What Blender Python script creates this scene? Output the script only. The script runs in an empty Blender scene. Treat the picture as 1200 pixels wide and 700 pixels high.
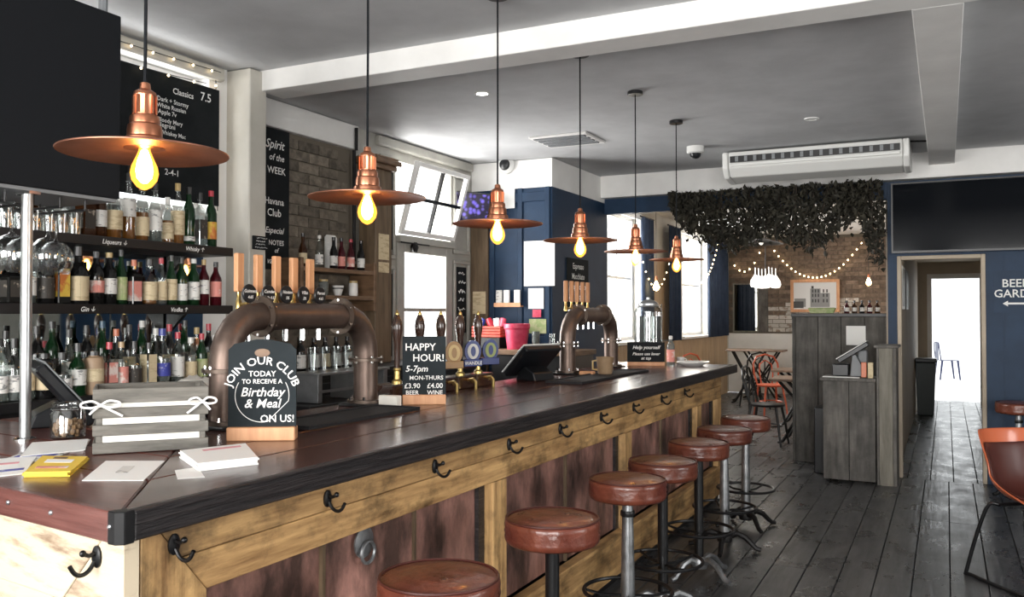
import bpy, bmesh, math, random
from mathutils import Vector, Matrix
random.seed(7)
R = math.radians
SC = bpy.context.scene
COL = SC.collection
# ------------------------------------------------------------------ camera, world, light, exposure
CAM_Z = 1.5; FPX = 1020.0; YAW = R(26.5); PITCH = R(1.01)
cd = bpy.data.cameras.new('camera'); cam = bpy.data.objects.new('camera', cd); COL.objects.link(cam)
cam.location = (0, 0, CAM_Z); cam.rotation_euler = (R(90) + PITCH, 0, YAW)
cd.sensor_width = 36; cd.lens = 36 * FPX / 1200; cd.clip_start = 0.05; cd.clip_end = 200
SC.camera = cam
SC.view_settings.view_transform = 'Standard'; SC.view_settings.look = 'None'
SC.view_settings.gamma = 1; SC.view_settings.use_curve_mapping = False
SC.view_settings.exposure = 0.55
w = bpy.data.worlds.new('overcast_sky'); SC.world = w; w.use_nodes = True
w.node_tree.nodes['Background'].inputs[0].default_value = (0.93, 0.97, 1.0, 1)
w.node_tree.nodes['Background'].inputs[1].default_value = 2.2
def window_light(name, loc, rot, sx, sy, energy, col=(1, .98, .95)):
    l = bpy.data.lights.new(name, 'AREA'); l.shape = 'RECTANGLE'; l.size = sx; l.size_y = sy; l.energy = energy; l.color = col
    o = bpy.data.objects.new(name, l); COL.objects.link(o); o.location = loc; o.rotation_euler = rot; return o
# daylight behind the glass of each window
window_light('daylight_front_window', (-1.9, -2.75, 1.75), (R(90), 0, 0), 2.6, 1.9, 205)
window_light('daylight_front_window', (1.5, -2.75, 1.75), (R(90), 0, 0), 2.6, 1.9, 205)
window_light('daylight_bar_window', (-4.3, 2.95, 2.48), (0, R(-90), 0), .7, 1.9, 22)
window_light('daylight_bar_door', (-4.55, 6.45, 2.0), (0, R(-90), 0), 1.6, .9, 90)
window_light('daylight_rear_window', (-4.25, 10.75, 1.98), (0, R(-90), 0), 1.7, 1.3, 120)
window_light('daylight_rear_window', (-4.25, 14.3, 1.98), (0, R(-90), 0), 1.7, 1.6, 120)
window_light('daylight_side_window', (4.75, 3.2, 1.75), (0, R(90), 0), 1.7, 2.2, 60)

# ------------------------------------------------------------------ helpers
CY, SY = math.cos(YAW), math.sin(YAW); CP, SP = math.cos(PITCH), math.sin(PITCH)
def W(u, v=368, X=None, Y=None, Z=None):
    """point seen at (u, v) of the photograph on a plane of known X, Y or Z"""
    a = (u - 600) / FPX; b = (350 - v) / FPX
    f = CP - b * SP; up = SP + b * CP
    d = Vector((a * CY - f * SY, a * SY + f * CY, up))
    if X is not None: t = X / d.x
    elif Y is not None: t = Y / d.y
    else: t = (Z - CAM_Z) / d.z
    return Vector((0, 0, CAM_Z)) + d * t

MATS = {}
def mat(name, col, rough=.5, metal=0, col2=None, scale=8, stretch=(1, 1, 1), bump=0, detail=4, emit=0, ecol=None,
        trans=0, ior=1.45, coat=0, rnd=0, lo=.35, hi=.65, spec=None, fine=0, bscale=None):
    if name in MATS: return MATS[name]
    m = bpy.data.materials.new(name); m.use_nodes = True; nt = m.node_tree; N = nt.nodes; L = nt.links
    b = N['Principled BSDF']; I = b.inputs
    c4 = (*col, 1)
    I['Base Color'].default_value = c4; I['Roughness'].default_value = rough; I['Metallic'].default_value = metal
    if trans: I['Transmission Weight'].default_value = trans; I['IOR'].default_value = ior
    if coat: I['Coat Weight'].default_value = coat; I['Coat Roughness'].default_value = .12
    if spec is not None: I['Specular IOR Level'].default_value = spec
    if emit: I['Emission Color'].default_value = (*(ecol or col), 1); I['Emission Strength'].default_value = emit
    if col2 or bump or rnd:
        tc = N.new('ShaderNodeTexCoord'); mp = N.new('ShaderNodeMapping'); L.new(tc.outputs['Object'], mp.inputs[0])
        mp.inputs['Scale'].default_value = stretch
        oi = N.new('ShaderNodeObjectInfo')
        mul = N.new('ShaderNodeVectorMath'); mul.operation = 'SCALE'; mul.inputs[0].default_value = (37, 19, 11)
        L.new(oi.outputs['Random'], mul.inputs['Scale']); L.new(mul.outputs[0], mp.inputs['Location'])
        nz = N.new('ShaderNodeTexNoise'); nz.inputs['Scale'].default_value = scale; nz.inputs['Detail'].default_value = detail
        nz.inputs['Roughness'].default_value = .62
        L.new(mp.outputs[0], nz.inputs['Vector'])
        cout = None
        if col2:
            rp = N.new('ShaderNodeValToRGB'); rp.color_ramp.elements[0].position = lo; rp.color_ramp.elements[1].position = hi
            rp.color_ramp.elements[0].color = c4; rp.color_ramp.elements[1].color = (*col2, 1)
            L.new(nz.outputs['Fac'], rp.inputs[0]); cout = rp.outputs[0]
        if rnd:
            hs = N.new('ShaderNodeHueSaturation'); hs.inputs['Color'].default_value = c4
            mr = N.new('ShaderNodeMapRange'); mr.inputs[3].default_value = 1 - rnd; mr.inputs[4].default_value = 1 + rnd
            L.new(oi.outputs['Random'], mr.inputs[0]); L.new(mr.outputs[0], hs.inputs['Value'])
            if cout: L.new(cout, hs.inputs['Color'])
            cout = hs.outputs[0]
        if cout: L.new(cout, I['Base Color'])
        if bump:
            bp = N.new('ShaderNodeBump'); bp.inputs['Strength'].default_value = bump; bp.inputs['Distance'].default_value = .02
            src = nz
            if bscale:
                src = N.new('ShaderNodeTexNoise'); src.inputs['Scale'].default_value = bscale; src.inputs['Detail'].default_value = 5
                L.new(mp.outputs[0], src.inputs['Vector'])
            L.new(src.outputs['Fac'], bp.inputs['Height']); L.new(bp.outputs[0], I['Normal'])
    MATS[name] = m; return m
def thin_glass(name, tint=(1, 1, 1), gl=.12):
    m = bpy.data.materials.new(name); m.use_nodes = True; N = m.node_tree.nodes; L = m.node_tree.links
    N.remove(N['Principled BSDF']); out = N['Material Output']
    t = N.new('ShaderNodeBsdfTransparent'); t.inputs[0].default_value = (*tint, 1)
    g = N.new('ShaderNodeBsdfGlossy'); g.inputs['Roughness'].default_value = .03
    fr = N.new('ShaderNodeLayerWeight'); fr.inputs[0].default_value = .5
    pw_ = N.new('ShaderNodeMath'); pw_.operation = 'POWER'; pw_.inputs[1].default_value = 4; L.new(fr.outputs['Facing'], pw_.inputs[0])
    ad = N.new('ShaderNodeMath'); ad.operation = 'MULTIPLY_ADD'; ad.inputs[1].default_value = .75; ad.inputs[2].default_value = gl; ad.use_clamp = True
    mx = N.new('ShaderNodeMixShader'); L.new(pw_.outputs[0], ad.inputs[0]); L.new(ad.outputs[0], mx.inputs[0])
    L.new(t.outputs[0], mx.inputs[1]); L.new(g.outputs[0], mx.inputs[2]); L.new(mx.outputs[0], out.inputs[0])
    MATS[name] = m; return m

class MB:
    def __init__(s): s.v = []; s.f = []
    def add(s, vs, fs):
        k = len(s.v); s.v += [tuple(p) for p in vs]; s.f += [tuple(i + k for i in f) for f in fs]; return s
    def box(s, x0, x1, y0, y1, z0, z1, M=None):
        vs = [Vector(p) for p in ((x0,y0,z0),(x1,y0,z0),(x1,y1,z0),(x0,y1,z0),(x0,y0,z1),(x1,y0,z1),(x1,y1,z1),(x0,y1,z1))]
        if M is not None: vs = [M @ p for p in vs]
        return s.add(vs, [(0,3,2,1),(4,5,6,7),(0,1,5,4),(1,2,6,5),(2,3,7,6),(3,0,4,7)])
    def prism(s, poly, a0, a1, axis='z', M=None):
        """polygon extruded along an axis; poly is (x,y), (y,z) or (x,z)"""
        n = len(poly)
        def mk(p, a): return {'z': (p[0], p[1], a), 'x': (a, p[0], p[1]), 'y': (p[0], a, p[1])}[axis]
        vs = [Vector(mk(p, a0)) for p in poly] + [Vector(mk(p, a1)) for p in poly]
        if M is not None: vs = [M @ p for p in vs]
        return s.add(vs, [tuple(range(n))[::-1], tuple(range(n, 2*n))] + [(i, (i+1) % n, n+(i+1) % n, n+i) for i in range(n)])
    def lathe(s, prof, seg=16, c=(0, 0, 0), M=None, sx=1, sy=1, cap=True):
        vs = []; fs = []; n = len(prof)
        for r, z in prof:
            for k in range(seg):
                a = 2 * math.pi * k / seg
                p = Vector((c[0] + max(r, 1e-4) * math.cos(a) * sx, c[1] + max(r, 1e-4) * math.sin(a) * sy, c[2] + z))
                vs.append(M @ p if M is not None else p)
        for i in range(n - 1):
            for k in range(seg):
                k2 = (k + 1) % seg; fs.append((i*seg+k, i*seg+k2, (i+1)*seg+k2, (i+1)*seg+k))
        if cap: fs.append(tuple(range(seg))[::-1]); fs.append(tuple((n-1)*seg + k for k in range(seg)))
        return s.add(vs, fs)
    def tube(s, pts, r, seg=8, closed=False, cap=True):
        pts = [Vector(p) for p in pts]; n = len(pts); rr = r if isinstance(r, (list, tuple)) else [r] * n
        vs = []; fs = []; ref = None
        for i, p in enumerate(pts):
            if closed: t = pts[(i+1) % n] - pts[i-1]
            else: t = pts[min(i+1, n-1)] - pts[max(i-1, 0)]
            t.normalize()
            if ref is None:
                ref = t.orthogonal().normalized()
            ref = (ref - t * ref.dot(t)).normalized(); b = t.cross(ref)
            for k in range(seg):
                a = 2 * math.pi * k / seg; vs.append(p + (ref * math.cos(a) + b * math.sin(a)) * rr[i])
        for i in range(n if closed else n - 1):
            j = (i + 1) % n
            for k in range(seg):
                k2 = (k+1) % seg; fs.append((i*seg+k, i*seg+k2, j*seg+k2, j*seg+k))
        if cap and not closed: fs.append(tuple(range(seg))[::-1]); fs.append(tuple((n-1)*seg + k for k in range(seg)))
        return s.add(vs, fs)
    def ball(s, c, r, seg=10, rings=6, sz=1):
        return s.lathe([(r*math.sin(math.pi*i/rings), -r*sz*math.cos(math.pi*i/rings)) for i in range(rings+1)], seg, c, cap=False)
    def mesh(s, name):
        me = bpy.data.meshes.new(name); me.from_pydata(s.v, [], s.f); me.validate(); me.update(); return me
    def build(s, name, m, parent=None, smooth=False, bevel=0, bseg=1, ang=40, fix=True, M=None):
        me = s.mesh(name)
        if fix:
            bm = bmesh.new(); bm.from_mesh(me); bmesh.ops.recalc_face_normals(bm, faces=bm.faces); bm.to_mesh(me); bm.free()
        if M is not None: me.transform(M)
        o = bpy.data.objects.new(name, me); COL.objects.link(o)
        if m: me.materials.append(MATS[m] if isinstance(m, str) else m)
        if parent: o.parent = parent
        if smooth:
            me.polygons.foreach_set('use_smooth', [True] * len(me.polygons))
            me.set_sharp_from_angle(angle=R(ang))
        if bevel:
            bv = o.modifiers.new('bevel', 'BEVEL'); bv.width = bevel; bv.segments = bseg; bv.limit_method = 'ANGLE'; bv.angle_limit = R(40)
        return o
def tag(o, label=None, cat=None, group=None, kind=None):
    if label: o['label'] = label
    if cat: o['category'] = cat
    if group: o['group'] = group
    if kind: o['kind'] = kind
    return o
def thing(name, label, cat, loc=(0, 0, 0), rz=0, group=None, rx=0):
    o = bpy.data.objects.new(name, None); COL.objects.link(o); o.empty_display_size = .1
    o.location = loc; o.rotation_euler = (rx, 0, rz); return tag(o, label, cat, group)
def struct(mb, name, m, label=None, **k):
    o = mb.build(name, m, **k); o['kind'] = 'structure'
    if label: o['label'] = label
    return o
def dup(root, loc, rz=None, label=None):
    def cp(o, par):
        c = o.copy(); COL.objects.link(c); c.parent = par
        for ch in o.children: cp(ch, c)
        return c
    r = cp(root, None); r.location = loc
    if rz is not None: r.rotation_euler = (0, 0, rz)
    if label: r['label'] = label
    return r
def part_copy(o, parent, loc=(0, 0, 0), rot=(0, 0, 0), name=None):
    c = o.copy(); c.parent = parent; c.location = loc; c.rotation_euler = rot; COL.objects.link(c); return c
def arc(c, r, a0, a1, n, f):
    return [f(c, r, R(a0 + (a1 - a0) * i / n)) for i in range(n + 1)]
def spline(pts, n=6):
    """Catmull-Rom points through pts"""
    P = [Vector(p) for p in pts]; out = []
    for i in range(len(P) - 1):
        a = P[max(i - 1, 0)]; b = P[i]; c = P[i + 1]; d = P[min(i + 2, len(P) - 1)]
        for k in range(n):
            t = k / n; out.append(.5 * ((2 * b) + (c - a) * t + (2 * a - 5 * b + 4 * c - d) * t * t + (3 * b - a - 3 * c + d) * t ** 3))
    return out + [P[-1]]
_txt = {}
def text2d(s, size, shear=0, align='CENTER', bold=0, res=2):
    cu = bpy.data.curves.new('t', 'FONT'); cu.body = s; cu.size = size; cu.shear = shear; cu.align_x = align; cu.resolution_u = res
    cu.offset = bold; cu.space_line = .9
    ob = bpy.data.objects.new('t', cu); COL.objects.link(ob)
    dg = bpy.context.evaluated_depsgraph_get(); ev = ob.evaluated_get(dg); me = ev.to_mesh()
    vs = [(p.co.x, p.co.y) for p in me.vertices]; fs = [tuple(p.vertices) for p in me.polygons]
    ev.to_mesh_clear(); bpy.data.objects.remove(ob); bpy.data.curves.remove(cu)
    return vs, fs
def lettering(lines, parent, m='chalk', y=-.003, name='lettering', M=None, t=.0012):
    """lines: (text, x, z, size, shear[, arc radius]) on the front (-y) face of a sign"""
    o = None
    for ln in lines:
        mb = MB(); s, x, z, size = ln[:4]; sh = ln[4] if len(ln) > 4 else 0; ar = ln[5] if len(ln) > 5 else 0; rot = ln[6] if len(ln) > 6 else 0
        al = ln[7] if len(ln) > 7 else 'CENTER'
        vs, fs = text2d(s, size, sh, al, bold=size * .012)
        out = []
        for px, py in vs:
            if ar:
                a = px / ar; q = ((ar + py) * math.sin(a), (ar + py) * math.cos(a) - ar)
            else: q = (px * math.cos(rot) - py * math.sin(rot), px * math.sin(rot) + py * math.cos(rot))
            out.append((x + q[0], y, z + q[1]))
        mb.add(out, fs)
        o = mb.build(name, m, parent, fix=False, M=M)
    return o
# ------------------------------------------------------------------ materials
mat('ceiling_paint', (.47, .475, .485), .85, col2=(.54, .545, .555), scale=3, bump=.05, bscale=60)
mat('white_paint', (.72, .71, .69), .6, col2=(.80, .79, .77), scale=2.5, bump=.04, bscale=30)
mat('cream_paint', (.42, .40, .35), .5, col2=(.50, .48, .43), scale=3)
mat('grey_trim', (.30, .29, .26), .5, col2=(.37, .36, .32), scale=4)
mat('navy', (.008, .024, .055), .5, col2=(.013, .036, .078), scale=2.5, bump=.02, spec=.25)
mat('navy_cloth', (.010, .022, .05), .85, col2=(.02, .035, .07), scale=6)
mat('beige_wall', (.40, .33, .25), .7, col2=(.47, .40, .31), scale=2)
mat('dark_wall', (.03, .03, .032), .7)
mat('floor_gap', (.008, .008, .009), .9)
mat('floor_plank', (.026, .027, .029), .30, col2=(.105, .105, .106), scale=3.2, stretch=(9, .8, 1), bump=.14, rnd=.25, lo=.3, hi=.75)
mat('pale_wood', (.17, .085, .030), .55, col2=(.52, .32, .135), scale=2.6, stretch=(6, .9, 11), bump=.18, lo=.30, hi=.66, rnd=.08, detail=9)
mat('pale_wood_v', (.18, .09, .032), .55, col2=(.52, .32, .135), scale=2.6, stretch=(10, 10, .9), bump=.18, lo=.26, hi=.60, rnd=.08, detail=8)
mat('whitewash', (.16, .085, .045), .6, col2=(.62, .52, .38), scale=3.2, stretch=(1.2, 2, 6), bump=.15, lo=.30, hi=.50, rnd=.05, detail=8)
mat('matt_black', (.007, .008, .010), .8, spec=.2)
mat('counter_wood', (.026, .008, .007), .26, col2=(.080, .025, .019), scale=2.2, stretch=(9, .9, 3), bump=.08, coat=.15, spec=.4, lo=.3, hi=.7, rnd=.2)
mat('counter_end_wood', (.055, .014, .011), .28, col2=(.14, .042, .030), scale=2.2, stretch=(1, 9, 3), bump=.08, coat=.15, spec=.4, lo=.3, hi=.7, rnd=.2)
mat('charred_edge', (.006, .005, .006), .45, col2=(.035, .028, .028), scale=4, stretch=(2, 1.2, 26), bump=.5, lo=.4, hi=.7)
mat('red_edge', (.085, .025, .020), .35, col2=(.15, .055, .045), scale=3, stretch=(1, 2, 18), bump=.15, coat=.3)
mat('copper_sheet', (.080, .045, .036), .45, .2, col2=(.46, .235, .19), scale=3.4, stretch=(1, 1.6, .7), bump=.45, detail=9, lo=.36, hi=.62, rnd=.12)
mat('leather', (.085, .019, .012), .33, col2=(.165, .046, .024), scale=5, bump=.55, bscale=13, rnd=.22, lo=.3, hi=.7, coat=.25)
mat('leather_dark', (.06, .014, .010), .4)
mat('black_metal', (.008, .008, .009), .38, .3)
mat('iron', (.012, .011, .011), .5, .5, bump=.15, scale=40)
mat('steel', (.34, .35, .36), .34, .9, col2=(.46, .47, .48), scale=9)
mat('worn_steel', (.16, .165, .17), .42, .8, col2=(.32, .33, .34), scale=12, bump=.1)
mat('chrome', (.70, .70, .70), .12, 1)
mat('copper', (.62, .27, .16), .28, 1, col2=(.45, .17, .09), scale=5)
mat('copper_dull', (.42, .20, .135), .42, .9, col2=(.27, .115, .075), scale=7)
mat('brass', (.62, .45, .17), .28, 1)
mat('pipe_metal', (.095, .068, .055), .42, .75, col2=(.16, .115, .095), scale=7, bump=.05)
mat('flange_metal', (.10, .075, .06), .4, .8)
mat('chalkboard', (.006, .008, .009), .8, col2=(.013, .015, .017), scale=5, spec=.2)
mat('slate_board', (.010, .015, .018), .75, col2=(.016, .022, .026), scale=5, spec=.25)
mat('chalk', (.80, .80, .78), .9)
mat('paper', (.82, .82, .80), .8)
mat('paper_yellow', (.75, .52, .05), .7)
mat('paper_pink', (.65, .30, .33), .8)
mat('canvas_white', (.78, .76, .70), .85, bump=.15, scale=20)
mat('grey_wood', (.085, .080, .070), .7, col2=(.17, .16, .14), scale=3, stretch=(2, 2, 14), bump=.2)
mat('weathered', (.060, .056, .050), .75, col2=(.14, .13, .118), scale=3, stretch=(7, 7, .9), bump=.25, rnd=.2, lo=.3, hi=.7)
mat('weathered_pale', (.14, .13, .105), .75, col2=(.22, .205, .17), scale=3, stretch=(7, 7, .9), bump=.2, rnd=.1)
mat('handle_wood', (.50, .24, .115), .5, col2=(.62, .33, .17), scale=3, stretch=(8, 8, 1), rnd=.08)
mat('brown_wood', (.10, .055, .028), .5, col2=(.19, .11, .06), scale=3, stretch=(2, 2, 9), bump=.1)
mat('brown_wood_v', (.085, .055, .03), .6, col2=(.16, .11, .065), scale=3, stretch=(8, 8, 1), bump=.1)
mat('pump_wood', (.025, .010, .006), .22, col2=(.06, .025, .014), scale=4, coat=.5)
mat('wainscot_wood', (.33, .22, .12), .5, col2=(.45, .31, .18), scale=3, stretch=(7, 7, 1), rnd=.08)
mat('table_wood', (.12, .075, .05), .3, col2=(.20, .13, .09), scale=3, stretch=(7, 1, 1))
mat('rubber', (.010, .010, .012), .75, bump=.4, scale=120)
mat('black_plastic', (.007, .008, .010), .35)
mat('shelf_black', (.006, .006, .007), .4)
mat('grey_plastic', (.18, .19, .20), .45)
mat('white_plastic', (.66, .66, .64), .4)
mat('ac_shell', (.62, .62, .60), .4)
mat('screen', (.003, .004, .006), .10, spec=.14)
mat('orange_shell', (.50, .115, .045), .3, coat=.4)
mat('orange_frame', (.55, .10, .04), .35)
mat('red_bucket', (.50, .02, .07), .4, col2=(.60, .07, .13), scale=20)
mat('red_basket', (.38, .04, .03), .5, col2=(.45, .09, .05), scale=25)
mat('brick', (.12, .085, .062), .85, col2=(.22, .16, .12), scale=14, bump=.4, rnd=.35)
mat('brick_grey', (.085, .072, .056), .9, col2=(.19, .16, .125), scale=14, bump=.5, rnd=.4)
mat('brick_white', (.52, .49, .45), .85, col2=(.24, .17, .13), scale=10, bump=.4, rnd=.15, lo=.5, hi=.62)
mat('mortar', (.13, .11, .085), .95)
mat('leaf', (.012, .011, .007), .8, col2=(.034, .030, .018), scale=9)
mat('twig', (.03, .02, .012), .8)
mat('mirror', (.55, .58, .57), .03, 1)
mat('bulb', (1, .6, .2), .3, emit=34, ecol=(1, .62, .24))
mat('bulb_small', (1, .8, .5), .3, emit=8, ecol=(1, .74, .40))
mat('filament', (1, .8, .4), .3, emit=90, ecol=(1, .72, .32))
mat('led', (1, 1, 1), .3, emit=16, ecol=(1, .97, .9))
mat('daylit_ground', (.75, .74, .72), .8)
mat('garden_wall', (.85, .85, .84), .9)
mat('bin_green', (.008, .022, .018), .4)
mat('blue_metal', (.010, .014, .05), .3, .3)
mat('ceramic', (.75, .74, .72), .2)
mat('terracotta', (.20, .13, .07), .7, col2=(.28, .19, .11), scale=8)
mat('bottle_green', (.008, .035, .012), .07, trans=.35)
mat('bottle_dark', (.006, .006, .006), .07)
mat('bottle_brown', (.05, .018, .006), .07, trans=.3)
mat('bottle_red', (.06, .004, .008), .1, trans=.3)
mat('liquid_amber', (.33, .13, .03), .08, trans=.4)
mat('liquid_clear', (.40, .43, .42), .06, trans=.75, ior=1.2)
mat('liquid_pink', (.42, .16, .16), .08, trans=.4)
mat('stoneware', (.30, .20, .12), .5, col2=(.36, .25, .16), scale=10)
mat('label_cream', (.58, .48, .31), .7, col2=(.42, .33, .20), scale=18, stretch=(1, 1, 3), lo=.5, hi=.62)
mat('label_white', (.66, .65, .62), .7, col2=(.22, .22, .22), scale=22, stretch=(1, 1, 3), lo=.55, hi=.62)
mat('label_yellow', (.62, .42, .06), .7, col2=(.48, .14, .03), scale=12, lo=.5, hi=.6)
mat('label_pink', (.62, .24, .20), .7, col2=(.7, .6, .55), scale=14, lo=.5, hi=.58)
mat('label_green', (.30, .38, .16), .7, col2=(.45, .46, .26), scale=18, lo=.45, hi=.6)
mat('label_blue', (.04, .05, .30), .6, col2=(.5, .5, .55), scale=16, lo=.6, hi=.66)
mat('label_dark', (.03, .025, .02), .6, col2=(.35, .30, .24), scale=22, lo=.58, hi=.64)
for n, c in (('cap_black', (.008, .008, .008)), ('cap_red', (.40, .012, .03)), ('cap_blue', (.02, .035, .24)), ('cap_white', (.62, .61, .58)),
             ('cap_teal', (.01, .06, .11)), ('cap_gold', (.42, .30, .12)), ('cap_cork', (.40, .27, .14)), ('cap_orange', (.50, .13, .05))):
    mat(n, c, .35)
bm_ = bpy.data.materials.new('bulb_glass'); bm_.use_nodes = True; MATS['bulb_glass'] = bm_
N_ = bm_.node_tree.nodes; L_ = bm_.node_tree.links; N_.remove(N_['Principled BSDF'])
t_ = N_.new('ShaderNodeBsdfTransparent'); t_.inputs[0].default_value = (1, .80, .5, 1)
e_ = N_.new('ShaderNodeEmission'); e_.inputs[0].default_value = (1, .40, .06, 1); e_.inputs[1].default_value = .95
a_ = N_.new('ShaderNodeAddShader'); L_.new(t_.outputs[0], a_.inputs[0]); L_.new(e_.outputs[0], a_.inputs[1]); L_.new(a_.outputs[0], N_['Material Output'].inputs[0])
thin_glass('window_glass', (1, 1, 1), .0)
thin_glass('clear_glass', (.93, .95, .95), .10)
thin_glass('jar_glass', (.72, .75, .76), .16)
thin_glass('bottle_glass', (.86, .89, .88), .10)

def wear(name, scale, lo, hi, dark, r0, r1, stretch=(1, 1, 1)):
    """large scuffed patches multiplied over a material's grain, with matching gloss"""
    m = MATS[name]; N = m.node_tree.nodes; L = m.node_tree.links; b = N['Principled BSDF']; src = b.inputs['Base Color'].links[0].from_socket
    tc = N.new('ShaderNodeNewGeometry'); mp = N.new('ShaderNodeMapping'); L.new(tc.outputs['Position'], mp.inputs[0]); mp.inputs['Scale'].default_value = stretch
    nz = N.new('ShaderNodeTexNoise'); nz.inputs['Scale'].default_value = scale; nz.inputs['Detail'].default_value = 9; nz.inputs['Roughness'].default_value = .68
    L.new(mp.outputs[0], nz.inputs['Vector'])
    mr = N.new('ShaderNodeMapRange'); mr.inputs[1].default_value = lo; mr.inputs[2].default_value = hi; mr.inputs[3].default_value = dark; mr.inputs[4].default_value = 1.15; L.new(nz.outputs['Fac'], mr.inputs[0])
    mx = N.new('ShaderNodeMix'); mx.data_type = 'RGBA'; mx.blend_type = 'MULTIPLY'; mx.inputs[0].default_value = 1
    L.new(src, mx.inputs[6]); L.new(mr.outputs[0], mx.inputs[7]); L.new(mx.outputs[2], b.inputs['Base Color'])
    m2 = N.new('ShaderNodeMapRange'); m2.inputs[1].default_value = lo; m2.inputs[2].default_value = hi; m2.inputs[3].default_value = r0; m2.inputs[4].default_value = r1
    L.new(nz.outputs['Fac'], m2.inputs[0]); L.new(m2.outputs[0], b.inputs['Roughness'])
wear('floor_plank', 2.6, .30, .72, .62, .20, .44, (1.6, 1, 1))
wear('pale_wood', 5.0, .34, .52, .42, .5, .6, (1, 1, 1.6))
wear('pale_wood_v', 5.0, .34, .52, .45, .5, .6, (1.4, 1.4, 1))
wear('copper_sheet', 2.4, .34, .56, .42, .5, .36, (1, 1.4, 1))
wear('leather', 9.0, .36, .60, .72, .26, .38)
wear('weathered', 4.0, .34, .60, .55, .7, .8)
# ------------------------------------------------------------------ the room
XL1, XL2, XR = -3.82, -4.10, 4.4           # left wall by the bar, left wall past the pier, right wall
YF, YB, HC = -2.4, 8.75, 2.95              # front wall behind the camera, far navy wall, ceiling height
YR, XLR = 16.9, -3.75                      # rear room: end wall, left wall
PIER0, PIER1 = 3.86, 4.00
# floor: dark slab with separate planks
fl = struct(MB().box(-4.4, XR, YF - .2, YR + .2, -.14, -.03), 'floor', 'floor_gap', 'dark grey worn timber plank floor')
def plank_row(x0, x1, ya, yb, lens, k):
    y = ya
    i = 0
    while y < yb - .02:
        l = lens[(k + i) % len(lens)]
        e = min(y + l, yb)
        if yb - e < .5: e = yb
        yield x0 + .003, x1 - .003, y + .002, e - .002
        y = e; i += 1
pc = 0
pw = .19
for k in range(21):
    x0 = -1.70 + k * pw
    for (a, b, c, d) in plank_row(x0, x0 + pw, .6 + (k * .77) % 1.7, YB - .02, (2.9, 3.4, 2.5), k):
        MB().box(a, b, c, d, -.03, random.uniform(-.0015, 0)).build('plank', 'floor_plank', fl, bevel=.002)
for k in range(11):
    x0 = -1.70 - (k + 1) * pw
    for (a, b, c, d) in plank_row(x0, x0 + pw, 7.3, YB - .02, (2.9,), k):
        MB().box(a, b, c, d, -.03, random.uniform(-.0015, 0)).build('plank', 'floor_plank', fl, bevel=.002)
for k in range(23):
    x0 = -3.75 + k * pw
    for (a, b, c, d) in plank_row(x0, x0 + pw, YB - .02, YR - .05, (2.2, 2.9, 3.3), k):
        MB().box(a, b, c, d, -.03, random.uniform(-.0015, 0)).build('plank', 'floor_plank', fl, bevel=.002)
MB().box(-4.05, -1.76, -2.35, 7.3, -.03, -.002).build('floor_mat', 'rubber', fl)
MB().box(-1.70, 2.4, -2.35, .55, -.03, -.002).build('front_boards', 'floor_plank', fl)
MB().box(2.3, 4.35, -2.35, 8.7, -.03, -.002).build('side_boards', 'floor_plank', fl)
# ceiling
ce = struct(MB().box(-4.4, XR + .2, YF - .2, YB + .25, HC, HC + .15), 'ceiling', 'ceiling_paint', 'grey painted plaster ceiling with white beams')
struct(MB().box(-4.4, 1.4, YB + .25, YR + .2, HC, HC + .15), 'ceiling_rear', 'white_paint', 'pale ceiling of the rear dining room')
struct(MB().box(-3.66, XR - .002, 3.96, 4.17, 2.83, HC + .02), 'trim_1', 'white_paint', 'white downstand beam crossing the ceiling', bevel=.004)
struct(MB().box(-.125, .08, 4.17, YB, 2.83, HC + .02), 'trim_2', 'white_paint', 'pale beam running towards the garden doorway', bevel=.004)
struct(MB().box(-3.25, XR - .002, YB - .14, YB + .06, 2.72, HC + .02), 'trim_3', 'white_paint', 'white cornice band above the navy wall', bevel=.004)
# front wall behind the camera, with two large shop windows
fw = MB()
for x0, x1, z0, z1 in ((-4.4, 4.6, 0, .75), (-4.4, 4.6, 2.75, 2.95), (-4.4, -3.25, .75, 2.75), (-.55, .15, .75, 2.75), (2.85, 4.6, .75, 2.75)):
    fw.box(x0, x1, YF - .2, YF, z0, z1)
struct(fw, 'wall_front', 'cream_paint')
def window(name, cx, cy, z0, z1, wid, facing, bars=(1, 1), frame='white_paint', t=.05, label=None):
    """a glazed frame; facing 'y' lies across the room, 'x' lies along it"""
    rt = thing(name, label, None, (cx, cy, 0), 0 if facing == 'y' else R(90)); rt['kind'] = 'structure'
    h = wid / 2; m = MB()
    m.box(-h, -h + t, -.04, .04, z0, z1).box(h - t, h, -.04, .04, z0, z1).box(-h + t, h - t, -.04, .04, z0, z0 + t).box(-h + t, h - t, -.04, .04, z1 - t, z1)
    m.build('window_frame', frame, rt, bevel=.004)
    nx, nz = bars; w0 = (wid - 2 * t) / nx; h0 = (z1 - z0 - 2 * t) / nz
    for i in range(nx):
        for j in range(nz):
            MB().box(-h + t + i * w0 + .003, -h + t + (i + 1) * w0 - .003, .010, .016, z0 + t + j * h0 + .003, z0 + t + (j + 1) * h0 - .003).build('pane', 'window_glass', rt)
    for i in range(1, nx): MB().box(-h + t + i * w0 - .018, -h + t + i * w0 + .018, -.03, .03, z0 + t, z1 - t).build('glazing_bar', frame, rt)
    for j in range(1, nz): MB().box(-h + t, h - t, -.028, .028, z0 + t + j * h0 - .018, z0 + t + j * h0 + .018).build('glazing_bar', frame, rt)
    return rt
window('window_1', -1.9, YF - .1, .75, 2.75, 2.7, 'y', (3, 2), label='wide shop window behind the viewer towards the bar')
window('window_2', 1.5, YF - .1, .75, 2.75, 2.7, 'y', (3, 2), label='wide shop window behind the viewer on the open side')
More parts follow.
